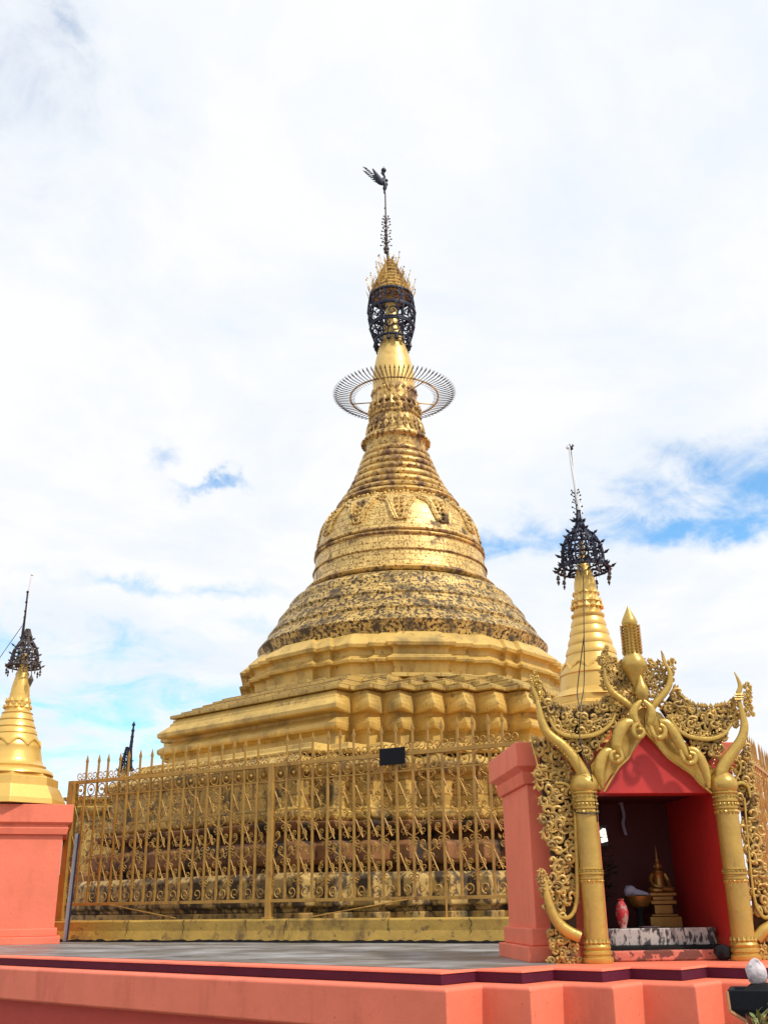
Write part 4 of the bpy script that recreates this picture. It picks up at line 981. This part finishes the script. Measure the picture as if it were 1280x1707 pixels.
side_panel([(1222,1262),(1246,1240),(1258,1300),(1272,1420),(1288,1520),(1300,1602),(1256,1602),(1250,1500),(1238,1400),(1226,1310)],
 [(1220,1268),(1238,1244),(1250,1240),(1256,1290),(1268,1380),(1282,1460),(1290,1520),(1276,1535),(1262,1515),(1250,1440),(1236,1370),(1226,1310)],
 [([(1222,1312),(1234,1305),(1246,1312),(1250,1330)],[.018,.024,.02,.010]),([(1240,1330),(1246,1400),(1254,1480),(1262,1515),(1275,1530),(1288,1520),(1292,1505)],[.012,.012,.016,.02,.024,.02,.012]),([(1226,1262),(1234,1280),(1226,1300)],.01)],
 [(1260,1566),(1272,1552),(1288,1540),(1300,1522),(1306,1502),(1308,1484),(1312,1466)],
 [(1258,1562),(1290,1552),(1310,1560),(1312,1602),(1262,1603)],41,[(1300,1480),(1316,1460),(1322,1500),(1316,1540),(1306,1540)])

# things inside the niche -------------------------------------------------
def world_of(u,w,z): p=OX+US*u+WS*w; return (float(p[0]),float(p[1]),float(z+ZP))
zf_=zfl-.004
def put(px,py,w):
    u,z=fr(px,py,w); return u,z
GR='offerings and figures inside the red niche'
# seated golden figure on a stepped throne
u,z=put(1106,1545,1.15); sc2=abs(fr(1150,1500,1.15)[0]-fr(1050,1500,1.15)[0])/100
def Hn(y,w=1.15): return fr(1106,y,w)[1]-zf_
t=thing('statue','golden seated figure with pointed crown on a stepped throne in the shrine niche','statue',world_of(u,1.15,zf_),SRZ)
b=MB()
for y0_,y1_,hw in ((1546,1528,26),(1527.5,1524,22),(1523.5,1508,15),(1507.5,1501,21),(1500.5,1494,17),(1493.5,1488,22)):
    b.box(-hw*sc2,hw*sc2,-.6*hw*sc2,.6*hw*sc2,max(0,Hn(y0_)),Hn(y1_))
b.build('throne',M['statue'],t,bevel=.006)
b=MB(); hb=Hn(1487.5); s=sc2
b.tube(smoothpath([(0,.02,hb+.0),(0,.02,hb+6*s),(0,.02,hb+15*s),(0,.02,hb+26*s),(0,.02,hb+31*s),(0,.02,hb+33*s),(0,.02,hb+36*s)],3),[np.interp(i/18,[0,.2,.45,.7,.82,.9,1],[12*s,10*s,8*s,11.5*s,8*s,4*s,3.8*s]) for i in range(19)],14)
b.tube(smoothpath([(-4*s,.0,hb+5*s),(-16*s,-.03,hb+4*s),(-13*s,-.09,hb+3*s),(3*s,-.11,hb+3*s)],4),[5.5*s]*7+[4.5*s]*3+[3*s]*3,10)
b.tube(smoothpath([(4*s,.0,hb+5*s),(16*s,-.03,hb+4*s),(13*s,-.10,hb+4*s),(-3*s,-.13,hb+5*s)],4),[5.5*s]*7+[4.5*s]*3+[3*s]*3,10)
b.tube(smoothpath([(-10.5*s,.02,hb+28*s),(-14*s,.0,hb+19*s),(-11*s,-.05,hb+11*s),(-3*s,-.09,hb+8*s)],4),[3.6*s]*5+[3*s]*5+[2.4*s]*3,8)
b.tube(smoothpath([(10.5*s,.02,hb+28*s),(14*s,.0,hb+19*s),(14*s,-.05,hb+11*s),(12*s,-.11,hb+6*s)],4),[3.6*s]*5+[3*s]*5+[2.2*s]*3,8)
for k in range(4): b.tube([(11*s+k*1.0*s,-.12,hb+7*s),(10.6*s+k*1.0*s,-.135,hb+1.5*s)],.6*s,5)
b.ball((0,.01,hb+41*s),5.6*s,14,10,sz=1.2); b.ball((0,-.025,hb+40*s),1.1*s,6,5)
for sg in (-1,1): b.ball((sg*5.6*s,.01,hb+40*s),1.4*s,6,5,sz=2.0); b.ball((sg*2.2*s,-.028,hb+41.5*s),.7*s,6,4)
b.build('body',M['statue'],t,smooth=True)
b=MB(); b.lathe([(4.9*s,hb+45.5*s),(5.2*s,hb+46.5*s),(3.6*s,hb+48*s),(3.2*s,hb+51*s),(1.8*s,hb+54*s),(1.3*s,hb+60*s),(.7*s,hb+67*s),(.2*s,hb+73*s)],14,(0,.01)); b.build('crown',M['statue'],t,smooth=True)
# gold bowl with folded cloth
u,z=put(1068,1545,.95); t=thing('offering_bowl','golden offering bowl on a stand heaped with pale bluish cloth','bowl',world_of(u,.95,zf_),SRZ)
s=abs(fr(1150,1500,.95)[0]-fr(1050,1500,.95)[0])/100
def Hb(y): return fr(1068,y,.95)[1]-zf_
b=MB(); b.lathe([(13*s,0),(14*s,.01),(6*s,.03),(4*s,Hb(1530)),(5*s,Hb(1522)),(8*s,Hb(1514))],20); b.build('stand',M['darklump'],t,smooth=True)
b=MB(); b.lathe([(8*s,Hb(1514)+.001),(15*s,Hb(1510)),(20*s,Hb(1502)),(22*s,Hb(1494)),(19*s,Hb(1492))],24); b.build('bowl',M['statue'],t,smooth=True)
b=MB(); b.tube(smoothpath([(-19*s,0,Hb(1494)),(-14*s,-.01,Hb(1484)),(-4*s,0,Hb(1488)),(8*s,.0,Hb(1490)),(19*s,0,Hb(1493))],4),[3*s,5*s,7*s,8*s,8*s,8*s,8*s,7*s,7*s,6*s,6*s,5*s,5*s,4*s,4*s,3*s,2*s],10); b.ball((-17*s,0,Hb(1479)),3*s,8,6); b.tube([(-17*s,0,Hb(1478)),(-14*s,0,Hb(1488))],2*s,6); b.build('cloth',M['cloth'],t,smooth=True)
# vase with dark foliage
u,z=put(1036,1546,.52); zv=z0s
t=thing('vase','pink and red floral vase at the left end of the marble slab','vase',world_of(u,.47,z0s),SRZ)
s=abs(fr(1150,1500,.47)[0]-fr(1050,1500,.47)[0])/100
b=MB(); b.lathe([(s*hw,s*zz_) for hw,zz_ in ((5,0),(6,1),(5.5,3),(8,10),(10,18),(10.4,25),(9,32),(6,38),(4,41),(5,44),(4.4,44.4)) ],24); b.build('vase_body',M['vase'],t,smooth=True)
u2,z2=put(1030,1545,1.0); t=thing('plant','tall dark artificial plant at the left side of the shrine niche','plant',world_of(oi0+.22,1.25,zf_),SRZ)
b=MB(); rnd=random.Random(3)
b.lathe([(.10,0),(.13,.15),(.12,.2)],16); b.build('pot',M['darklump'],t,smooth=True)
b=MB()
for k in range(10): a=rnd.uniform(0,6.28); b.tube([(0,0,.2),(.05*cos(a),.05*sin(a),.6),(.15*cos(a),.12*sin(a),1.0)],.008,4)
b.build('stem',M['vasedark'],t)
b=MB()
for k in range(260):
    a=rnd.uniform(0,6.28); h_=rnd.uniform(.3,1.15); rr=rnd.uniform(.02,.22)*(1.2-abs(h_-.7)); b.leaf((rr*cos(a),rr*sin(a),h_),(cos(a),sin(a),rnd.uniform(-.3,.8)),.13,.05,nrm=(0,0,1),t=.1)
b.build('foliage',M['vasedark'],t)
u,z=put(1082,1543,.75); t=thing('plate','pink dish lying on the dark floor of the niche','plate',world_of(u,.75,zf_),SRZ)
b=MB(); b.lathe([(.05,0),(.11,.015),(.125,.025),(.12,.028),(.05,.012)],24); b.build('dish',M['plate'],t,smooth=True)
# emissive panel standing in for a bright opening at the niche back
lm=bpy.data.materials.new('opening_glow'); lm.use_nodes=True; bs=lm.node_tree.nodes['Principled BSDF']; bs.inputs['Base Color'].default_value=(1,1,.8,1); bs.inputs['Emission Color'].default_value=(1,.97,.78,1); bs.inputs['Emission Strength'].default_value=1.3
a_=fr(999,1380,1.2); c_=fr(1013,1405,1.2)
t=thing('glow_panel','small glowing panel standing in for a bright opening at the far left of the niche behind the left column','glow_panel',world_of((a_[0]+c_[0])/2,1.2,c_[1]),SRZ)
hw=(c_[0]-a_[0])/2; hz=a_[1]-c_[1]
b=MB(); b.rings([[(-hw*.7,0,0),(hw,0,.02),(hw,.03,.02),(-hw*.7,.03,0)],[(-hw,0,hz),(hw*.6,0,hz-.01),(hw*.6,.03,hz-.01),(-hw,.03,hz)]]); b.build('glow_face',lm,t)
b=MB(); b.box(-hw-.01,hw+.01,.031,.05,-.02,hz+.03); b.tube([(0,.04,hz),(0,.04,zl_-c_[1]+.02)],.008,5); b.build('glow_back',M['iron'],t)
ru,rz_=fr(1034,1335,1.6)
t=thing('ribbon','narrow pale ribbon hanging high inside the dark left part of the niche','ribbon',world_of(ru,1.6,fr(1036,1392,1.6)[1]),SRZ)
b=MB(); hh=zl_-fr(1036,1392,1.6)[1]+.02; b.tube(smoothpath([(.03,0,0),(.0,-.01,hh*.35),(.03,.01,hh*.6),(.0,0,hh)],5),[.02]*16,8,flat=.3); b.build('cloth_strip',M['cloth'],t,smooth=True)
b=MB(); b.ball((0,0,hh-.01),.03,8,6); b.build('knot',M['cloth'],t,smooth=True)
# dark lump at the foot of the right column
u,z=fr(1204,1590,.02); t=tag(MB().build('tmp',M['darklump']),None)
bpy.data.objects.remove(t)
b=MB(); rnd=random.Random(5)
n=14; rs=[]
for k in range(7):
    a=-pi/2+pi*k/6; rs.append([(.10*max(.05,cos(a))*(1+.2*rnd.uniform(-1,1))*cos(2*pi*i/n),.08*max(.05,cos(a))*(1+.2*rnd.uniform(-1,1))*sin(2*pi*i/n),.085+.085*sin(a)) for i in range(n)])
b.rings(rs); o=b.build('stone',M['darklump'],None,smooth=True); o.location=world_of(u,.0,0.0); tag(o,'black rounded stone at the foot of the right gateway column','stone')
# cable over the gateway
b=MB()
Pc=[]
for x,y,w in ((976,1085,-.0),(972,1130,-.02),(967,1180,-.12),(965,1220,-.14),(972,1255,-.20),(984,1290,-.22),(990,1320,-.16),(996,1370,-.14)):
    u_,z_=fr(x,y,w); Pc.append((u_,w,z_))
top=atY(972,960,YR-.35); tl=(float((top[:2]-OX)@US),float((top[:2]-OX)@WS),float(top[2]-ZP)); mid=atY(973,1060,YR-.7); ml_=(float((mid[:2]-OX)@US),float((mid[:2]-OX)@WS),float(mid[2]-ZP))
b.tube(smoothpath([tl,ml_,F3(973,1140,.6)]+Pc[2:],6),.007,5)
b.tube(smoothpath([ml_,F3(962,1150,.7),F3(967,1182,-.12)],6),.007,4)
uc,r_,zb2,zt2=colL
b.tube([(uc+r_*1.15*cos(t_),-.05+r_*1.15*sin(t_),zt2-.16-.05*(1-cos(t_-pi/2))*.5-.03*(sin(t_)<0)) for t_ in [2*pi*i/20 for i in range(20)]],.007,4,closed=True)
o=b.build('cable',M['cable'],None,smooth=True); o.location=(OX[0],OX[1],ZP); o.rotation_euler=(0,0,SRZ); tag(o,'thin black cable hanging from the small stupa over the left gable wing','cable')

# ---------------------------------------------------------------- black planter, white stone and plant in the lower right corner
YB=8.6
pb=atY(1262,1665,YB); bz=float(pb[2])
sB=YB/1823
t=thing('planter','black glazed planter on a pillar at the lower right corner','planter',(float(pb[0])+.07,YB,0),R(-20))
zt_=float(atY(1250,1648,YB)[2]); zm_=float(atY(1210,1682,YB)[2]); zb_=float(atY(1240,1706,YB)[2])
def q8(hx,hy,z): return [(-hx,-hy,z),(hx,-hy,z),(hx,hy,z),(-hx,hy,z)]
b=MB(); b.rings([q8(.12,.10,zb_),q8(.265,.2,zm_),q8(.27,.21,zt_),q8(.24,.18,zt_),q8(.23,.17,zt_-.04)]); b.build('bowl',M['blackmatte'],t,bevel=.008)
b=MB(); b.tube([(-.27,-.212,zt_-.01),(-.267,-.207,zm_)],.012,5); b.tube([(-.268,-.205,zm_-.005),(-.125,-.105,zb_-.005)],.014,5); b.build('rim_trim',M['tan'],t,smooth=True)
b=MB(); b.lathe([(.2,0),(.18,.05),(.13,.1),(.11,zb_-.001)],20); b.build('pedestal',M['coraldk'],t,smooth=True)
b=MB(); b.lathe([(.2,zt_-.045),(.15,zt_+.0),(.1,zt_+.035),(.03,zt_+.04)],16); b.build('soil',M['darklump'],t,smooth=True)
ps=atY(1261,1628,YB)
b=MB(); rnd=random.Random(8); n=12; rs=[]
for k in range(8):
    a=-pi/2+pi*k/7; f=1 if a<0 else 1-.35*sin(a)
    rs.append([(.085*f*max(.04,cos(a))*(1+.16*rnd.uniform(-1,1))*cos(2*pi*i/n),.07*f*max(.04,cos(a))*(1+.16*rnd.uniform(-1,1))*sin(2*pi*i/n),.10*sin(a)) for i in range(n)])
b.rings(rs); o=b.build('ornamental_stone',M['stone'],None,smooth=70); o.location=(float(ps[0]),YB,zt_+.115); tag(o,'lumpy white and pink stone resting on top of the black planter','stone')
YC=7.6; pc=atY(1288,1760,YC)
t=thing('garden_plant','bushy plant with narrow green, tan and dark red leaves below the black planter','plant',(float(pc[0]),YC,0),0)
zc_=float(atY(1275,1690,YC)[2])-.05; rnd=random.Random(12)
b=MB(); 
for k in range(5): a=rnd.uniform(0,6.28); b.tube([(.02*cos(a),.02*sin(a),0),(.05*cos(a),.05*sin(a),.4),(.08*cos(a),.08*sin(a),zc_)],[.02,.014,.008],5)
b.build('stem',M['leafy'],t)
def bent_leaf(mb,c,a,el,l,w):
    pts=[]; c=np.array(c,float)
    n=5; P=[]; d=np.array([cos(a)*cos(el),sin(a)*cos(el),sin(el)])
    for i in range(n+1):
        P.append(c.copy()); c=c+d*l/n; d=d+np.array([0,0,-.16]); d/=np.linalg.norm(d)
    sd=np.array([-sin(a),cos(a),0]); vs=[]; fs=[]
    for i,p in enumerate(P):
        ww=w*sin(pi*(.12+.88*i/n))*.5+.001; vs+=[p+sd*ww+np.array([0,0,ww*.5]),p,p-sd*ww+np.array([0,0,ww*.5])]
    for i in range(n):
        a0=i*3; fs+=[(a0,a0+1,a0+4,a0+3),(a0+1,a0+2,a0+5,a0+4)]
    mb.add(vs,fs)
for nm,mt_,cnt,sd in (('leaf_cluster',M['leafg'],60,1),('leaf_cluster',M['leafr'],50,2),('leaf_cluster',M['leafy'],34,3)):
    b=MB(); rnd=random.Random(sd)
    for k in range(cnt):
        a=rnd.uniform(0,6.28); bent_leaf(b,(rnd.uniform(-.12,.12),rnd.uniform(-.12,.12),zc_+rnd.uniform(-.22,.0)),a,rnd.uniform(.2,1.3),rnd.uniform(.10,.17),rnd.uniform(.018,.03))
    b.build(nm,mt_,t)
